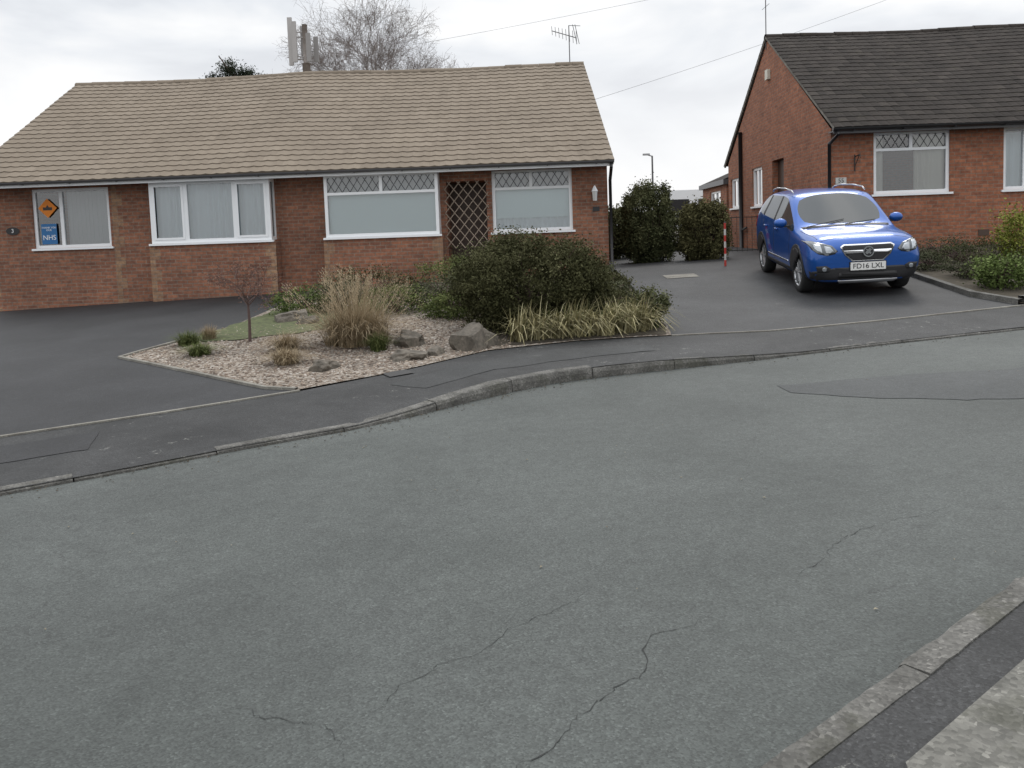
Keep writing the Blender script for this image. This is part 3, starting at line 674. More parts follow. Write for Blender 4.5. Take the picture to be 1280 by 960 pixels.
for (ya,za,yb,zb) in ((-.05,2.93,5,ZR-.09),(10.05,2.93,5,ZR-.09)):
    verge(-.04,-.04,ya,za,yb,zb,.05,.09,M['edge'],roof1); verge(Lh+.03,Lh-.24,ya,za,yb,zb,.06,.09,M['edge'],roof1)
mb=MB(); mb.box(-.03,Lh+.06,.01,.035,2.89,3.0); mb.obj('fascia',M['white'],h1)
mb=MB(); mb.box(-.03,Lh+.06,.036,.56,2.925,2.945); mb.obj('soffit',M['white'],h1)
def gutter(parent,x0,x1,y,z,r,mat):
    mb=MB()
    for k in range(7):
        a0=math.pi+math.pi*k/7;a1=math.pi+math.pi*(k+1)/7
        for rr_ in (r,r-.006):
            mb.face([(x0,y+rr_*math.cos(a0),z+rr_*math.sin(a0)),(x1,y+rr_*math.cos(a0),z+rr_*math.sin(a0)),(x1,y+rr_*math.cos(a1),z+rr_*math.sin(a1)),(x0,y+rr_*math.cos(a1),z+rr_*math.sin(a1))])
    for x in (x0,x1): mb.face([(x,y+r*math.cos(math.pi+math.pi*k/7),z+r*math.sin(math.pi+math.pi*k/7)) for k in range(8)])
    x=x0+.4
    while x<x1: mb.box(x,x+.025,y-r-.008,y+r,z-r-.01,z-r+.004); x+=1.0
    return mb.obj('gutter',mat,parent)
gutter(h1,-.05,Lh+.1,-.05,3.0,.055,M['gutter'])
mb=MB(); mb.path([(Lh+.04,-.05,2.96),(Lh+.04,-.05,2.86),(Lh+.05,.45,2.62),(Lh+.05,.45,.3)],.034,10); mb.obj('downpipe',M['black'],h1,smooth=True)
w1=window(h1,mpW,1.18,2.88,1.60,2.88,mull=(1.80,),blind=[('vertical',1.86,2.84,1.6,2.88,'vblind')],label='window with orange diamond sign and blue poster')
mb=MB(); q=.21; cx,cz=1.50,2.47
mb.face([(cx-q,.583,cz),(cx,.583,cz-q),(cx+q,.583,cz),(cx,.583,cz+q)]); mb.obj('diamond_sign',plain('orange_card',(.75,.23,.02),.6),w1)
mb=MB(); mb.face([(cx-.10,.581,cz-.045),(cx+.10,.581,cz-.045),(cx+.10,.581,cz+.02),(cx+.035,.581,cz+.02),(cx,.581,cz+.07),(cx-.035,.581,cz+.02),(cx-.10,.581,cz+.02)]); mb.obj('sign_symbol',M['black'],w1)
mb=MB(); mb.box(cx-.17,cx+.17,.582,.585,1.69,2.13); mb.obj('poster',plain('blue_card',(.03,.15,.36),.6),w1)
FR=Matrix.Rotation(math.pi/2,4,'X')
whitetxt=plain('white_ink',(.85,.85,.85),.6)
textmesh('lettering','THANK YOU\nOUR',.055,whitetxt,w1,Matrix.Translation((cx,.579,2.02))@FR)
textmesh('lettering','NHS',.15,whitetxt,w1,Matrix.Translation((cx,.579,1.83))@FR)
w2=window(h1,mpB,3.93,6.50,1.62,2.92,mull=(4.70,5.74),blind=[('net',3.99,6.44,1.6,2.9,'net')],d=.0,fr=.075,label='wide box bay window with net curtain',casement=[(4.0,4.66,1.69,2.85),(5.78,6.43,1.69,2.85)])
for uu in (3.93,6.50):
    s_=1 if uu>5 else -1
    mps=lambda u,d,z,uu=uu,s_=s_:(uu-s_*d,u,z)
    mb=MB(); mb.boxm(mps,.262,.55,0,.05,1.62,1.69); mb.boxm(mps,.262,.55,0,.05,2.85,2.92); mb.boxm(mps,.262,.30,0,.05,1.69,2.85); mb.boxm(mps,.50,.55,0,.05,1.69,2.85); mb.obj('side_frame',M['white'],w2)
    mb=MB(); mb.boxm(mps,.29,.51,.02,.03,1.68,2.86); mb.obj('side_pane',M['glass'],w2)
w3=window(h1,mpB,7.66,10.06,1.62,2.92,trans=2.50,tm=(8.86,),blind=[('flat',7.72,10.0,1.6,2.54,'blind'),('net',7.72,10.0,2.5,2.9,'vblind')],d=.0,fr=.065,label='bay window with leaded top lights and pale blind')
for uu in (7.66,10.06):
    s_=1 if uu>9 else -1
    mps=lambda u,d,z,uu=uu,s_=s_:(uu-s_*d,u,z)
    mb=MB(); mb.boxm(mps,.262,.55,0,.05,1.62,2.92); mb.obj('side_frame',M['white'],w3)
w4=window(h1,mpW,11.17,12.87,1.61,2.91,trans=2.50,tm=(12.0,),blind=[('flat',11.2,12.84,1.9,2.54,'blind'),('net',11.2,12.84,1.6,2.0,'net'),('net',11.2,12.84,2.5,2.9,'vblind')],label='window with leaded top lights and pale blind')
mb=MB(); u0,u1,z0_,z1_=10.16,11.09,1.30,2.72
kk=1.25
for s in (1,-1):
    for c in range(-12,20):
        zc_=z0_+c*.25
        f=lambda u:zc_+s*kk*(u-u0)
        lo=(z0_-zc_)/(s*kk)+u0; hi=(z1_-zc_)/(s*kk)+u0
        if lo>hi: lo,hi=hi,lo
        a=max(u0,lo);b=min(u1,hi)
        if b-a<.03: continue
        dy=0 if s>0 else .010
        mb.tube((a,.53+dy,f(a)),(b,.53+dy,f(b)),.010,.010,4,cap=True)
mb.obj('trellis',plain('weathered_trellis',(.36,.29,.23),.8),h1)
wl=MB(); wl.box(13.30,13.38,.53,.549,2.30,2.46); wl.path([(13.34,.535,2.40),(13.34,.42,2.44),(13.34,.42,2.50)],.012,6); wl.tube((13.34,.42,2.52),(13.34,.42,2.40),.012,.075,6,cap=True)
lamp=wl.obj('wall_lantern',M['white'],h1); mb=MB(); mb.tube((13.34,.42,2.20),(13.34,.42,2.40),.045,.065,6,cap=True); mb.obj('lamp_glass',plain('frosted_glass',(.6,.6,.58),.2),lamp)
mb=MB(); mb.box(13.30,13.44,.538,.547,1.98,2.08); mb.obj('nameplate',M['black'],h1)
mb=MB(); mb.face([(.72+.15*math.cos(a*math.pi/12),.535,2.00+.085*math.sin(a*math.pi/12)) for a in range(24)]); pl=mb.obj('house_plaque',M['black'],h1)
textmesh('lettering','3',.12,whitetxt,pl,Matrix.Translation((.72,.532,2.00))@FR)
def aerial(x,y,z,h,yagi,label):
    e=empty('television_aerial',(x,y,z),label=label,category='aerial')
    mb=MB(); mb.tube((0,0,-.3),(0,0,h),.014,.012,8,cap=True); mb.obj('mast',M['gutter'],e)
    mb=MB()
    if yagi:
        mb.tube((-.45,0,h-.12),(.18,0,h-.32),.011,.011,6,cap=True)
        for i in range(8):
            t=i/7; px=-.45+.63*t; pz=h-.12-.2*t; l=.10+.05*t
            mb.tube((px,-l*.5,pz+l),(px+.02,l*.5,pz-l),.006,.006,4)
        mb.tube((.10,0,h+.02),(.20,0,h-.48),.008,.008,4); mb.tube((.16,0,h+.02),(.26,0,h-.48),.008,.008,4)
        mb.tube((0,0,h),(.3,0,h-.02),.008,.008,4)
    else:
        mb.tube((0,-.3,h-.9),(0,.3,h-.9),.006,.006,5)
    mb.obj('antenna',M['gutter'],e)
aerial(1.72,22.3,5.9,1.0,True,'television aerial standing on the tan roof ridge')

# ---- house 2
h2=empty('brick_bungalow',(6.67,17.2,0),rz,label='orange red brick bungalow with dark brown tiled roof',category='house')
L2=11.5
mpS=lambda u,d,z:(d,u,z)
mb=MB()
wall(mb,F(.3),0,L2,.0,3.5,[(.87,2.42,2.12,3.38),(3.5,5.1,2.12,3.40)])
wall(mb,mpS,.3,9.7,.0,3.5,[(3.65,4.68,.5,3.20),(5.67,6.73,2.08,3.14),(7.97,9.35,2.10,3.0)],.15)
wall(mb,lambda u,d,z:(L2-d,u,z),.3,9.7,.0,3.5,[]); wall(mb,lambda u,d,z:(u,9.7-d,z),0,L2,.0,3.5,[])
for x in (0,L2): mb.face([(x,.3,3.5),(x,9.7,3.5),(x,5,6.32)])
mb.obj('wall',M['brick2'],h2)
sag2=lambda x:-.05*math.exp(-((x-3.2)/1.8)**2)
mb=MB(); roofslope(mb,-.06,L2+.1,-.06,3.5,5,6.44,24,.18,prof2,3,step=.016,n=4,jit=.003,sagf=sag2,rv=.08,tvv=.18); roof2=mb.obj('roof',M['roof2'],h2)
mb=MB(); roofslope(mb,-.06,L2+.1,10.06,3.5,5,6.44,24,.18,prof2,4,step=.016,n=4,jit=.003,sagf=sag2); mb.obj('rear_roof_slope',M['roof2'],roof2)
mb=MB(); x=-.06
while x<L2+.05:
    x2=min(x+.44,L2+.1); va=R.random()*.4+.6; j=R.uniform(-.008,.008)
    for k in range(8):
        a0=math.pi*k/8;a1=math.pi*(k+1)/8
        pt=lambda xx,a,r2:(xx,5+r2*math.cos(a),6.38+sag2(xx)+j+r2*math.sin(a)*.8)
        mb.face([pt(x,a0,.128),pt(x2-.004,a0,.12),pt(x2-.004,a1,.12),pt(x,a1,.128)],0,va)
    x+=.44
mb.obj('ridge',M['roof2'],roof2)
for (ya,za,yb,zb) in ((-.05,3.44,5,6.38),(10.05,3.44,5,6.38)): verge(-.05,-.05,ya,za,yb,zb,.05,.05,M['edge'],roof2)
mb=MB(); mb.box(-.05,L2,.0,.025,3.36,3.48); mb.obj('fascia',M['gutter'],h2)
mb=MB(); mb.box(-.05,L2,.026,.3,3.40,3.42); mb.obj('soffit',M['gutter'],h2)
gutter(h2,-.08,L2,-.06,3.47,.06,M['black'])
mb=MB(); mb.path([(.03,-.06,3.42),(.03,-.06,3.34),(-.05,.24,3.18),(-.05,.24,.6)],.035,10); mb.obj('downpipe',M['black'],h2,smooth=True)
mb=MB(); mb.path([(-.06,7.85,.4),(-.06,7.85,4.3)],.055,10); mb.path([(-.06,7.85,1.4),(-.06,7.2,1.5)],.03,8); mb.obj('soil_pipe',M['black'],h2,smooth=True)
mb=MB(); mb.box(-.08,-.003,4.75,5.0,5.30,5.55); mb.obj('alarm_box',plain('cream_plastic',(.6,.58,.5),.5),h2)
window(h2,F(.3),.87,2.42,2.12,3.38,trans=3.0,tm=(1.645,),blind=[('net',.92,1.12,2.12,3.3,'curtain'),('net',1.75,2.38,2.12,3.3,'curtain')],label='front window with leaded top lights and curtains')
window(h2,F(.3),3.5,5.1,2.12,3.40,mull=(3.95,),blind=[('net',3.55,5.05,2.12,3.3,'net')],label='front window with net curtain')
window(h2,mpS,5.67,6.73,2.08,3.14,mull=(6.2,),blind=[('net',5.7,6.7,2.08,3.1,'net')])
window(h2,mpS,7.97,9.35,2.10,3.0,mull=(8.66,),blind=[('net',8.0,9.3,2.1,3.0,'net')])
mb=MB(); mb.boxm(mpS,3.65,4.68,.15,.2,.5,3.20); dd=mb.obj('door',M['door'],h2)
mb=MB(); mb.boxm(mpS,3.78,3.82,.10,.149,1.75,1.9); mb.obj('handle',M['metal'],dd)
mb=MB(); mb.box(.09,.31,.282,.297,2.36,2.49); pl=mb.obj('house_number_sign',plain('dull_white_sign',(.52,.52,.50),.5),h2)
textmesh('lettering','55',.12,M['black'],pl,Matrix.Translation((.20,.279,2.425))@FR)
mb=MB(); mb.path([(.48,.28,2.95),(.48,.28,2.62)],.012,6); mb.path([(.48,.28,2.9),(.48,.02,2.93),(.48,-.03,2.86)],.01,6); mb.path([(.48,.28,2.7),(.48,.1,2.86),(.48,.02,2.93)],.008,6); mb.obj('hanging_bracket',M['iron'],h2)
mb=MB(); mb.box(3.0,3.22,.285,.299,1.2,1.32); mb.obj('air_vent',M['door'],h2)
mb=MB(); wall(mb,mpS,10.0,13.9,.0,2.9,[(10.9,12.6,2.0,2.75)]); mb.face([(0,10.0,0),(4,10,0),(4,10,2.9),(0,10,2.9)]); mb.face([(0,13.9,0),(4,13.9,0),(4,13.9,2.9),(0,13.9,2.9)]); ex=mb.obj('extension',M['brick2'],h2)
mb=MB(); mb.box(-.12,4,9.9,14.05,2.9,3.06); mb.obj('extension_roof',M['gutter'],ex)
mb=MB(); mb.face([(-.1,9.95,3.06),(-.1,14,3.06),(1.6,14,3.75),(1.6,9.95,3.75)]); mb.face([(-.1,9.95,3.06),(1.6,9.95,3.06),(1.6,9.95,3.75)]);mb.face([(-.1,14,3.06),(1.6,14,3.06),(1.6,14,3.75)]); mb.obj('extension_slope',M['roof2'],ex)
window(ex,mpS,10.9,12.6,2.0,2.75,mull=(11.75,),blind=[('net',10.95,12.55,2.0,2.7,'net')])
aerial(6.67+.17,22.3,6.4,1.7,False,'thin aerial pole above the dark roof')

def gate(name,p0,p1,h,label,n):
    z=H((p0[0]+p1[0])/2,(p0[1]+p1[1])/2); l=math.hypot(p1[0]-p0[0],p1[1]-p0[1]); e=empty(name,(p0[0],p0[1],z),math.atan2(p1[1]-p0[1],p1[0]-p0[0]),label=label,category='gate')
    mb=MB()
    for i in range(n):
        x=.06+(l-.12)*i/(n-1); mb.tube((x,0,.08),(x,0,h-.05),.006,.006,5,cap=True)
    mb.box(.03,l-.03,-.008,.008,.10,.12); mb.box(.03,l-.03,-.008,.008,h-.10,h-.08)
    mb.obj('railing',M['iron'],e)
    for a in (-.03,l-.02):
        mb=MB(); mb.box(a,a+.04,-.02,.02,-.1,h+.02); mb.obj('gate_post',M['iron'],e)
gate('iron_railings',(5.2,20.4),(6.72,20.6),1.0,'black iron railings beside the brick gable',12)
e=empty('marker_post',(4.33,16.95,H(4.33,16.95)),label='thin red and white banded post beside the driveway',category='post')
mb=MB(); red=plain('red_paint',(.42,.035,.025),.5)
for i in range(7): mb.tube((0,0,i*.125-.01*(i==0)),(0,0,(i+1)*.125),.022,.022,10,i%2,cap=True)
mb.obj('pole',[red,plain('dull_white_paint',(.5,.48,.45),.6)],e); mb=MB(); mb.tube((0,0,.87),(0,0,.90),.024,.012,10,cap=True); mb.obj('cap',M['black'],e)
e=empty('telecom_mast',(-6.75,29.3,.0),label='grey brown phone mast with panel antennas behind roof',category='mast')
mb=MB(); mb.tube((0,0,0),(0,0,7.6),.16,.14,12,cap=True); mb.tube((0,0,7.6),(0,0,8.9),.10,.09,12,cap=True); mb.obj('pole',plain('mast_brown',(.27,.24,.22),.8,var=.2),e,smooth=True)
for i,(x,y,a,b,c) in enumerate(((-.50,0,7.55,9.15,.44),(-.30,-.26,7.6,8.95,.40),(-.12,.2,7.9,8.9,.34),(.16,-.24,7.6,8.55,.28),(.34,.1,7.65,8.5,.26))):
    mb=MB()
    mb.box(x-.075,x+.075,y-.045,y+.045,a,b); mb.tube((0,0,a+.2),(x,y,a+.2),.025,.025,6); mb.tube((0,0,b-.5),(x,y,b-.5),.025,.025,6); mb.obj('antenna_panel',plain('panel_grey',(c,c*.97,c*.95),.5),e)
e=empty('street_lamp',(8.55,50,.9),label='slim grey street lamp beyond the hedge',category='street lamp')
mb=MB(); mb.tube((0,0,-.2),(0,0,4.9),.07,.05,8); mb.obj('pole',M['gutter'],e)
mb=MB(); mb.tube((0,0,4.88),(-.3,0,4.98),.04,.04,6,cap=True); mb.box(-.55,-.15,-.1,.1,4.94,5.04); mb.obj('lamp_head',M['metal'],e)
e=empty('parked_caravan',(8.1,38,.93),0,label='small white caravan parked beyond the hedges',category='caravan')
mb=MB(); pr_=[(-1.6,.5),(-1.7,1.2),(-1.4,2.0),(-1.0,2.25),(1.1,2.25),(1.5,1.9),(1.6,1.1),(1.5,.5)]
for y in (-1,1): mb.face([(a,y,b) for a,b in pr_])
for (a,b),(c,d) in zip(pr_,pr_[1:]+pr_[:1]): mb.face([(a,-1,b),(c,-1,d),(c,1,d),(a,1,b)])
mb.obj('body',M['white'],e)
for a in (-1.1,.2):
    mb=MB(); mb.box(a,a+.9,-1.01,-1.001,1.3,1.85); mb.obj('window',M['black'],e)
mb=MB(); mb.tube((0,-1.0,.3),(0,-.8,.3),.32,.32,16,cap=True); mb.obj('wheel',M['black'],e)
def wire(p0,p1,sag,label,r=.0045):
    mb=MB(); p0=Vector(p0);p1=Vector(p1); pts=[]
    for i in range(25):
        t=i/24; p=p0.lerp(p1,t); p.z-=sag*4*t*(1-t); pts.append(p)
    mb.path(pts,r,5); mb.obj('overhead_wire',plain('wire_grey',(.28,.28,.29),.6),label=label,category='wire')
wire((-3.7,25,7.0),(14,25.5,10.1),.15,'thin grey overhead wire crossing the sky')
wire((1.9,22.6,4.9),(14,25.5,8.95),.10,'thin grey overhead wire between the bungalows')

# ------------------------------------------------------------ car
def build_car():
    cx,cy=5.43,14.42; A=4
    fwd=Vector((-math.sin(math.radians(A)),-math.cos(math.radians(A)),0)); right=Vector((math.cos(math.radians(A)),-math.sin(math.radians(A)),0))
    pf=Vector((cx,cy,0))+fwd*1.2; pr=Vector((cx,cy,0))-fwd*1.2
    hf=H(pf.x,pf.y); hb=H(pr.x,pr.y); pl_=Vector((cx,cy,0))-right*.77; prr=Vector((cx,cy,0))+right*.77
    hl=H(pl_.x,pl_.y);hr_=H(prr.x,prr.y)
    Y=(Vector((pr.x,pr.y,hb))-Vector((pf.x,pf.y,hf))).normalized(); X=(Vector((prr.x,prr.y,hr_))-Vector((pl_.x,pl_.y,hl))).normalized(); Z=X.cross(Y).normalized(); X=Y.cross(Z)
    e=empty('parked_car',(0,0,0),label='bright blue compact car parked facing the road on driveway',category='car')
    mt=Matrix((X,Y,Z)).transposed().to_4x4(); mt.translation=Vector((cx,cy,(hf+hb)/2+.006)); e.matrix_world=mt@Matrix.Diagonal((.935,.94,.965,1))
    blue,nt,b=newmat('blue_metallic_paint'); b.inputs['Base Color'].default_value=(.006,.080,.35,1); b.inputs['Metallic'].default_value=.4; b.inputs['Roughness'].default_value=.34; b.inputs['Coat Weight'].default_value=.7; b.inputs['Coat Roughness'].default_value=.04
    gl,nt,b=newmat('tinted_car_glass'); b.inputs['Base Color'].default_value=(.03,.036,.038,1); b.inputs['Roughness'].default_value=.06; b.inputs['Specular IOR Level'].default_value=.9
    chrome=plain('chrome',(.75,.76,.78),.12,1); silver=plain('alloy_silver',(.55,.56,.58),.3,.8); pla=plain('car_black_plastic',(.018,.018,.02),.55); rub=plain('tyre_rubber',(.02,.02,.02),.85)
    lens=plain('headlamp_lens',(.38,.41,.44),.08,.5,coat=1); lensd=plain('headlamp_inner',(.08,.09,.10),.12,.6,coat=1); wh=plain('plate_white',(.78,.78,.76),.5); redl=plain('rear_lamp_red',(.35,.01,.01),.15)
    ST=[(-2.10,[(0,.30),(.42,.30),(.52,.36),(.60,.48),(.62,.60),(.60,.70),(.52,.78),(.3,.82),(0,.84)]),
     (-2.07,[(0,.25),(.57,.25),(.70,.32),(.76,.48),(.765,.64),(.74,.78),(.66,.88),(.4,.92),(0,.94)]),
     (-1.95,[(0,.21),(.66,.21),(.81,.30),(.87,.5),(.875,.68),(.84,.86),(.74,.97),(.45,1.015),(0,1.035)]),
     (-1.74,[(0,.20),(.72,.2),(.87,.3),(.89,.55),(.895,.76),(.865,.95),(.76,1.03),(.5,1.065),(0,1.08)]),
     (-1.35,[(0,.2),(.72,.2),(.87,.3),(.895,.58),(.89,.80),(.865,.99),(.77,1.06),(.5,1.095),(0,1.11)]),
     (-1.08,[(0,.2),(.72,.2),(.87,.3),(.89,.58),(.885,.82),(.86,1.02),(.79,1.08),(.70,1.105),(0,1.135)]),
     (-.95,[(0,.2),(.72,.2),(.87,.3),(.885,.58),(.885,.83),(.86,1.04),(.815,1.09),(.765,1.125),(0,1.175)]),
     (-.22,[(0,.2),(.72,.2),(.87,.3),(.885,.58),(.885,.84),(.865,1.08),(.72,1.50),(.665,1.565),(0,1.615)]),
     (-.06,[(0,.2),(.72,.2),(.87,.3),(.885,.58),(.885,.84),(.865,1.09),(.695,1.54),(.63,1.605),(0,1.65)]),
     (.27,[(0,.2),(.72,.2),(.87,.3),(.885,.58),(.885,.85),(.865,1.10),(.68,1.56),(.60,1.62),(0,1.665)]),
     (.36,[(0,.2),(.72,.2),(.87,.3),(.885,.58),(.885,.85),(.865,1.10),(.68,1.56),(.60,1.62),(0,1.665)]),
     (1.10,[(0,.2),(.72,.2),(.87,.3),(.89,.58),(.89,.86),(.865,1.14),(.67,1.545),(.58,1.605),(0,1.645)]),
     (1.20,[(0,.2),(.72,.2),(.87,.3),(.89,.58),(.89,.86),(.865,1.15),(.67,1.54),(.575,1.60),(0,1.64)]),
     (1.62,[(0,.2),(.72,.22),(.86,.32),(.885,.58),(.88,.87),(.85,1.18),(.65,1.49),(.56,1.56),(0,1.60)]),
     (1.85,[(0,.24),(.70,.24),(.83,.34),(.86,.58),(.86,.87),(.83,1.15),(.67,1.41),(.56,1.50),(0,1.54)]),
     (2.02,[(0,.28),(.66,.28),(.78,.38),(.82,.58),(.82,.85),(.79,1.03),(.70,1.14),(.6,1.17),(0,1.19)]),
     (2.10,[(0,.34),(.5,.34),(.62,.42),(.68,.58),(.68,.76),(.64,.86),(.56,.93),(.45,.96),(0,.97)])]
    def adj(y,z):
        if y<-.9 and z>.55: z-=.085*min(1,(z-.55)/.15)
        return z*(1 if z<.8 else 1-.04*min(1,(z-.8)/.6))
    bm=bmesh.new(); rings=[]
    for y,pts in ST:
        pts=[(x,adj(y,z)) for x,z in pts]
        rings.append([bm.verts.new((x,y,z)) for x,z in pts]+[bm.verts.new((-x,y,z)) for x,z in pts[-2:0:-1]])
    n=16
    for s in range(len(ST)-1):
        for k in range(n):
            f=bm.faces.new([rings[s][k],rings[s+1][k],rings[s+1][(k+1)%n],rings[s][(k+1)%n]])
            kk=k if k<8 else 15-k
            if s==6 and kk==7: f.material_index=1
            if kk==5 and s in (6,7,8,10,12): f.material_index=2
            if kk==5 and s in (9,11): f.material_index=3
            if s==14 and kk==7: f.material_index=4
    bm.faces.new(rings[0]); bm.faces.new(rings[-1][::-1])
    bmesh.ops.recalc_face_normals(bm,faces=bm.faces[:])
    cr=bm.edges.layers.float.get('crease_edge') or bm.edges.layers.float.new('crease_edge')
    for ed in bm.edges:
        fs=ed.link_faces
        if len(fs)==2 and fs[0].material_index!=fs[1].material_index: ed[cr]=.7
    for s in range(1,len(ST)-2):
        for k in (4,12):
            ed=bm.edges.get((rings[s][k],rings[s+1][k]))
            if ed: ed[cr]=max(ed[cr],.6)
    for s in range(1,5):
        for k in (7,9):
            ed=bm.edges.get((rings[s][k],rings[s+1][k]))
            if ed: ed[cr]=.65
    me=bpy.data.meshes.new('cage'); bm.to_mesh(me); bm.free()
    mats=[blue,gl,gl,pla,gl,pla]
    for m_ in mats: me.materials.append(m_)
    ob=bpy.data.objects.new('cage',me); COL.objects.link(ob)
    md=ob.modifiers.new('s','SUBSURF'); md.levels=3; md.render_levels=3
    bpy.context.view_layer.update()
    dg=bpy.context.evaluated_depsgraph_get(); me1=bpy.data.meshes.new_from_object(ob.evaluated_get(dg))
    bvh=BVHTree.FromPolygons([v.co.copy() for v in me1.vertices],[tuple(p.vertices) for p in me1.polygons])
    cuts=[]
    for yy in (-1.27,1.28):
        for sx in (1,-1):
            cb=MB(); cb.tube((sx*.52,yy,.345),(sx*1.1,yy,.345),.385,.385,40,5,cap=True)
            co=cb.obj('cut',mats); bmx=bmesh.new(); bmx.from_mesh(co.data); bmesh.ops.remove_doubles(bmx,verts=bmx.verts[:],dist=1e-5); bmesh.ops.recalc_face_normals(bmx,faces=bmx.faces[:]); bmx.to_mesh(co.data); bmx.free()
            md=ob.modifiers.new('b','BOOLEAN'); md.operation='DIFFERENCE'; md.object=co; md.solver='EXACT'; cuts.append(co)
    bpy.context.view_layer.update(); dg=bpy.context.evaluated_depsgraph_get()
    me2=bpy.data.meshes.new_from_object(ob.evaluated_get(dg))
    bpy.data.objects.remove(ob)
    for c in cuts: bpy.data.objects.remove(c)
    vs=[tuple(v.co) for v in me2.vertices]
    def piece(name,sel,mlist):
        idx={};v=[];f=[];mi=[]
        for p in me2.polygons:
            if not sel(p): continue
            q=[]
            for i in p.vertices:
                if i not in idx: idx[i]=len(v); v.append(vs[i])
                q.append(idx[i])
            f.append(q); mi.append(p.material_index if len(mlist)>1 else 0)
        if not f: return
        m=bpy.data.meshes.new(name); m.from_pydata(v,[],f)
        for x in mlist: m.materials.append(x)
        m.polygons.foreach_set('material_index',mi); m.polygons.foreach_set('use_smooth',[True]*len(f)); m.update()
        try: m.set_sharp_from_angle(angle=math.radians(40))
        except Exception: pass
        return link(name,m,e)
    piece('body',lambda p:p.material_index in (0,3,5),mats)
    piece('windscreen',lambda p:p.material_index==1,[gl]); piece('rear_window',lambda p:p.material_index==4,[gl])
    piece('side_window',lambda p:p.material_index==2 and p.center.x>0,[gl]); piece('side_window',lambda p:p.material_index==2 and p.center.x<0,[gl])
    def conform(name,outline,axis,mat,off=.006,res=.04,parent=e,side=1,thick=.012):
        bm=bmesh.new(); f=bm.faces.new([bm.verts.new((a,b,0)) for a,b in outline]); bmesh.ops.triangulate(bm,faces=[f])
        xs=[p[0] for p in outline];ys=[p[1] for p in outline]
        for a,lo,hi in ((0,min(xs),max(xs)),(1,min(ys),max(ys))):
            k=math.ceil(lo/res)
            while k*res<hi:
                co=[0,0,0];no=[0,0,0];co[a]=k*res;no[a]=1
                bmesh.ops.bisect_plane(bm,geom=bm.verts[:]+bm.edges[:]+bm.faces[:],dist=1e-5,plane_co=co,plane_no=no); k+=1
        for v in bm.verts:
            a,b=v.co.x,v.co.y
            if axis=='front': o=Vector((a,-4,b));d=Vector((0,1,0))
            elif axis=='side': o=Vector((side*3,a,b)); d=Vector((-side,0,0))
            else: o=Vector((a,b,4)); d=Vector((0,0,-1))
            h=bvh.ray_cast(o,d)
            if h[0] is None: h=bvh.find_nearest(o+d*2)
            nn=h[1]
            if nn.dot(d)>0: nn=-nn
            v.co=h[0]+nn*off
        bmesh.ops.recalc_face_normals(bm,faces=bm.faces[:])
        me=bpy.data.meshes.new(name); bm.to_mesh(me); bm.free()
        c=sum((p.normal.dot(Vector(p.center)-Vector((0,0,.8))) for p in me.polygons))
        if c<0: me.flip_normals()
        me.materials.append(mat); me.polygons.foreach_set('use_smooth',[True]*len(me.polygons))
        o=link(name,me,parent); s=o.modifiers.new('t','SOLIDIFY'); s.thickness=thick; s.offset=-1
        return o
    mir=lambda pts:[(-a,b) for a,b in pts]
    sh=lambda pts,d:[(a,b+d) for a,b in pts]
    conform('lower_bumper',[(-.80,.25),(.80,.25),(.85,.42),(.64,.46),(.52,.48),(-.52,.48),(-.64,.46),(-.85,.42)],'front',pla,.006,.05)
    conform('skid_plate',[(-.42,.24),(.42,.24),(.46,.285),(-.46,.285)],'front',silver,.018,.05)
    conform('lower_grille',[(-.46,.32),(.46,.32),(.44,.40),(-.44,.40)],'front',plain('grille_black',(.008,.008,.009),.5),.014,.05)
    D=-.075
    g=conform('grille',sh([(-.24,.645),(.24,.645),(.35,.74),(.42,.87),(.37,.905),(-.37,.905),(-.42,.87),(-.35,.74)],D),'front',chrome,.010,.05)
    conform('grille_mesh',sh([(-.225,.662),(.225,.662),(.332,.75),(.395,.862),(.355,.886),(-.355,.886),(-.395,.862),(-.332,.75)],D),'front',pla,.016,.05,parent=g)
    conform('grille_bar',sh([(-.345,.770),(.345,.770),(.365,.815),(-.365,.815)],D),'front',chrome,.024,.05,parent=g)
    for sgn in (1,-1):
        T=(lambda p:sh(p,D)) if sgn>0 else (lambda p:sh(mir(p),D))
        h=conform('headlight',T([(.46,.81),(.51,.77),(.62,.75),(.75,.775),(.82,.84),(.855,.94),(.80,.955),(.70,.935),(.54,.895)]),'front',lensd,.008,.04)
        conform('headlamp_lens',T([(.52,.81),(.58,.78),(.64,.78),(.655,.89),(.57,.875)]),'front',lens,.013,.03,parent=h)
        conform('headlamp_lens',T([(.69,.79),(.74,.805),(.785,.86),(.80,.92),(.70,.905)]),'front',lens,.013,.03,parent=h)
        T=(lambda p:sh(p,-.02)) if sgn>0 else (lambda p:sh(mir(p),-.02))
        fg=conform('fog_light',T([(.60,.44),(.76,.44),(.78,.53),(.64,.54),(.57,.50)]),'front',pla,.010,.04)
        conform('fog_lamp',T([(.665+.033*math.cos(a*.5236),.485+.033*math.sin(a*.5236)) for a in range(12)]),'front',lens,.018,.03,parent=fg)
        for yy in (-1.27,1.28):
            out_=[(yy+.445*math.cos(a),.345+.445*math.sin(a)) for a in [math.radians(-18+i*12) for i in range(19)]]
            inn=[(yy+.383*math.cos(a),.345+.383*math.sin(a)) for a in [math.radians(198-i*12) for i in range(19)]]
            conform('wheel_arch_trim',out_+inn,'side',pla,.010,.06,side=sgn)
        conform('sill_trim',[(-.83,.21),(.84,.21),(.84,.37),(-.83,.37)],'side',pla,.010,.08,side=sgn)
        conform('door_trim',[(-.70,.44),(.80,.44),(.80,.465),(-.70,.465)],'side',chrome,.008,.08,side=sgn)
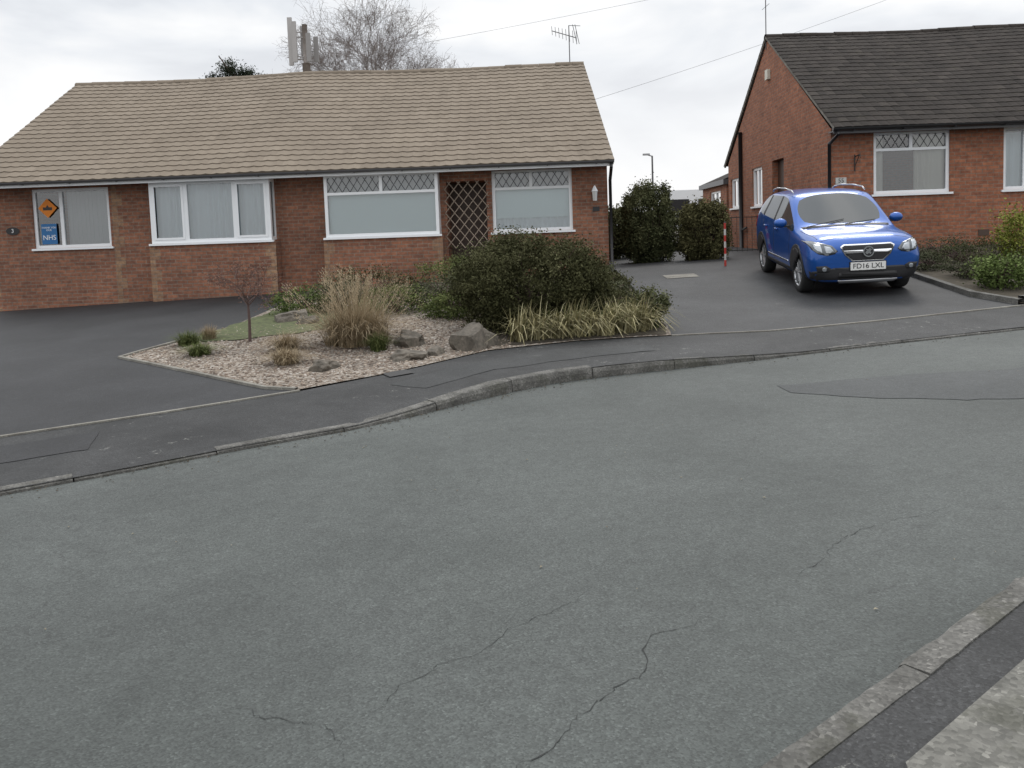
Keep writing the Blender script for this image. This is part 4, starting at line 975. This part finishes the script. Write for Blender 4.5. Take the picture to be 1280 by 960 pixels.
        for yl in (-.78,.315,1.12):
            conform('door_gap',[(yl-.006,.38),(yl+.006,.38),(yl+.006,1.04),(yl-.006,1.04)],'side',pla,.002,.08,side=sgn,thick=.004)
        for yh in (.10,.90): conform('door_handle',[(yh-.10,.92),(yh+.08,.92),(yh+.08,.95),(yh-.10,.95)],'side',blue,.03,.05,side=sgn,thick=.02)
        conform('rear_light',[(1.86,.85),(2.00,.85),(1.98,1.04),(1.80,1.06)],'side',redl,.008,.05,side=sgn)
        bm=bmesh.new(); bmesh.ops.create_icosphere(bm,subdivisions=3,radius=1)
        for v in bm.verts:
            c=v.co; x=c.x*.115;y=c.y*.075;z=c.z*.08
            if y>.035: y=.035
            v.co=Vector((sgn*(.985)+x,-.62+y,1.09+z))
        me=bpy.data.meshes.new('wing_mirror'); bm.to_mesh(me); bm.free(); me.materials.append(blue); me.polygons.foreach_set('use_smooth',[True]*len(me.polygons)); wm=link('wing_mirror',me,e)
        mb=MB(); mb.box(min(sgn*.82,sgn*.93),max(sgn*.82,sgn*.93),-.66,-.59,1.02,1.05); mb.obj('mirror_arm',pla,wm)
        mb=MB(); mb.box(min(sgn*.91,sgn*1.07),max(sgn*.91,sgn*1.07),-.584,-.58,1.03,1.15); mb.obj('mirror_glass',chrome,wm)
        mb=MB(); pts=[(sgn*.62,-.12,1.555),(sgn*.63,.02,1.60),(sgn*.62,.5,1.62),(sgn*.605,1.1,1.605),(sgn*.585,1.45,1.565),(sgn*.58,1.55,1.53)]; mb.path(pts,.014,8); mb.obj('roof_rail',silver,e,smooth=True)
        conform('bonnet_gap',[(sgn*.70,-1.83),(sgn*.71,-1.83),(sgn*.775,-1.1),(sgn*.765,-1.1)] ,'top',pla,.001,.08,thick=.003)
    conform('bonnet_gap',[(-.70,-1.925),(.70,-1.925),(.70,-1.915),(-.70,-1.915)],'top',pla,.001,.05,thick=.003)
    conform('scuttle_panel',[(-.70,-1.06),(.70,-1.06),(.73,-.97),(-.73,-.97)],'top',pla,.004,.06,thick=.006)
    for a,b in (((-.64,-1.0),(.02,-.86)),((.0,-1.0),(.54,-.88))):
        mb=MB(); p=bvh.ray_cast(Vector((a[0],a[1],4)),Vector((0,0,-1)))[0]; q=bvh.ray_cast(Vector((b[0],b[1],4)),Vector((0,0,-1)))[0]; mb.tube(p+Vector((0,-.01,.012)),q+Vector((0,-.01,.012)),.008,.006,5,cap=True); mb.obj('wiper',pla,e)
    bz=.792+D
    y=bvh.ray_cast(Vector((0,-4,bz)),Vector((0,1,0)))[0].y
    mb=MB(); mb.tube((0,y-.045,bz),(0,y+.01,bz),.085,.085,28,cap=True); bd=mb.obj('badge',chrome,e)
    mb=MB(); mb.tube((0,y-.049,bz),(0,y-.044,bz),.066,.066,28,cap=True); mb.obj('badge_field',plain('badge_dark',(.05,.05,.055),.3,.5),bd)
    mb=MB(); gr=[(-.05,-.02),(-.02,-.038),(.0,-.022),(.03,-.038),(.035,-.012),(.02,.002),(.042,.028),(.015,.05),(-.01,.03),(-.048,.042),(-.025,.015),(-.04,.0)]
    mb.face([(a*1.1,y-.051,bz+b*1.1) for a,b in gr]); mb.obj('badge_emblem',chrome,bd)
    pz=.495
    y=bvh.ray_cast(Vector((0,-4,pz)),Vector((0,1,0)))[0].y
    mb=MB(); mb.box(-.27,.27,y-.028,y-.012,pz-.06,pz+.06); pt_=mb.obj('number_plate',wh,e)
    textmesh('lettering','FD16 LXL',.108,M['black'],pt_,Matrix.Translation((0,y-.030,pz))@FR@Matrix.Scale(1.06,4,(1,0,0)))
    mb=MB(); mb.box(-.285,.285,y-.012,y+.03,pz-.07,pz+.07); mb.obj('plate_mount',pla,pt_)
    def lathe(mb,prof,cx,yy,zz,sgn,n=40,mi=0):
        i=len(mb.v)
        for (o,r) in prof:
            for k in range(n):
                a=2*math.pi*k/n; mb.v.append((cx+sgn*o,yy+r*math.cos(a),zz+r*math.sin(a)))
        for j in range(len(prof)-1):
            for k in range(n):
                mb.f.append((i+j*n+k,i+j*n+(k+1)%n,i+(j+1)*n+(k+1)%n,i+(j+1)*n+k)); mb.m.append(mi); mb.a.append(.5)
    for yy in (-1.27,1.28):
        for sgn in (1,-1):
            cxx=sgn*.765; zz=.338
            mb=MB(); lathe(mb,[(-.10,.20),(-.105,.25),(-.10,.32),(-.07,.336),(.07,.336),(.10,.322),(.108,.27),(.10,.232),(.085,.228)],cxx,yy,zz,sgn)
            w=empty('wheel',(0,0,0)); w.parent=e
            mb.obj('tyre',rub,w,smooth=True)
            mb=MB(); lathe(mb,[(.095,.232),(.10,.226),(.085,.212),(.0,.205),(-.09,.20)],cxx,yy,zz,sgn,mi=0)
            lathe(mb,[(.0,.20),(.0,.0)],cxx,yy,zz,sgn,mi=1)
            for s in range(5):
                for da in (-.17,.17):
                    a=math.pi/2+s*2*math.pi/5
                    p0=Vector((cxx+sgn*.078,yy+.045*math.cos(a+da*2),zz+.045*math.sin(a+da*2))); p1=Vector((cxx+sgn*.085,yy+.218*math.cos(a+da),zz+.218*math.sin(a+da)))
                    mb.tube(p0,p1,.024,.020,6,0,cap=True)
            mb.tube((cxx+sgn*.03,yy,zz),(cxx+sgn*.098,yy,zz),.062,.05,16,0,cap=True)
            mb.obj('rim',[silver,pla],w,smooth=False)
build_car()

# ------------------------------------------------------------ light, sky, camera
w=bpy.data.worlds.new('World'); sc.world=w; w.use_nodes=True; nt=w.node_tree; nt.nodes.clear()
out=N(nt,'ShaderNodeOutputWorld')
az=math.radians(25); el=math.radians(48)
st=N(nt,'ShaderNodeTexSky',sky_type='NISHITA'); st.sun_disc=False; st.sun_elevation=el; st.sun_rotation=az
b1=N(nt,'ShaderNodeBackground'); b1.inputs[1].default_value=.08; L(nt,st.outputs[0],b1.inputs[0])
tc=N(nt,'ShaderNodeTexCoord'); mp=N(nt,'ShaderNodeMapping'); mp.inputs['Scale'].default_value=(1.5,1.5,4.2); mp.inputs['Location'].default_value=(.45,.1,.6); L(nt,tc.outputs['Generated'],mp.inputs[0])
n1=noi(nt,mp.outputs[0],2.4,5,.5,.3)
cc=ramp(nt,n1,[(.34,(.68,.71,.76)),(.44,(.84,.87,.91)),(.52,(.98,.99,1.0)),(.60,(1.12,1.12,1.12))])
sp=N(nt,'ShaderNodeSeparateXYZ'); L(nt,tc.outputs['Generated'],sp.inputs[0])
mr=N(nt,'ShaderNodeMapRange'); L(nt,sp.outputs[2],mr.inputs[0]); mr.inputs[1].default_value=.28; mr.inputs[2].default_value=1; mr.inputs[3].default_value=1.0; mr.inputs[4].default_value=2.05
hz=N(nt,'ShaderNodeMapRange'); L(nt,sp.outputs[2],hz.inputs[0]); hz.inputs[1].default_value=.04; hz.inputs[2].default_value=.26; hz.inputs[3].default_value=.92; hz.inputs[4].default_value=.1
cc=mix(nt,hz.outputs[0],cc,(1.02,1.02,1.03))
b2=N(nt,'ShaderNodeBackground'); L(nt,cc,b2.inputs[0]); L(nt,mr.outputs[0],b2.inputs[1])
ms=N(nt,'ShaderNodeMixShader'); ms.inputs[0].default_value=.95; L(nt,b1.outputs[0],ms.inputs[1]); L(nt,b2.outputs[0],ms.inputs[2]); L(nt,ms.outputs[0],out.inputs[0])
sl=bpy.data.lights.new('sun','SUN'); sl.energy=.85; sl.angle=math.radians(20); sl.color=(1,.96,.9)
so=link('sun',sl); d=Vector((-math.sin(az)*math.cos(el),-math.cos(az)*math.cos(el),-math.sin(el))); so.rotation_euler=d.to_track_quat('-Z','Y').to_euler()
cam=bpy.data.cameras.new('camera'); cam.sensor_width=36; cam.lens=1050/1280*36; cam.shift_y=-107/1280; cam.clip_start=.05; cam.clip_end=4000
co=link('camera',cam); co.matrix_world=Matrix.Translation((0,0,1.6))@Matrix.Rotation(math.radians(85.5),4,'X')@Matrix.Rotation(math.radians(-2),4,'Z')
sc.camera=co
sc.view_settings.view_transform='Standard'; sc.view_settings.look='None'; sc.view_settings.exposure=0
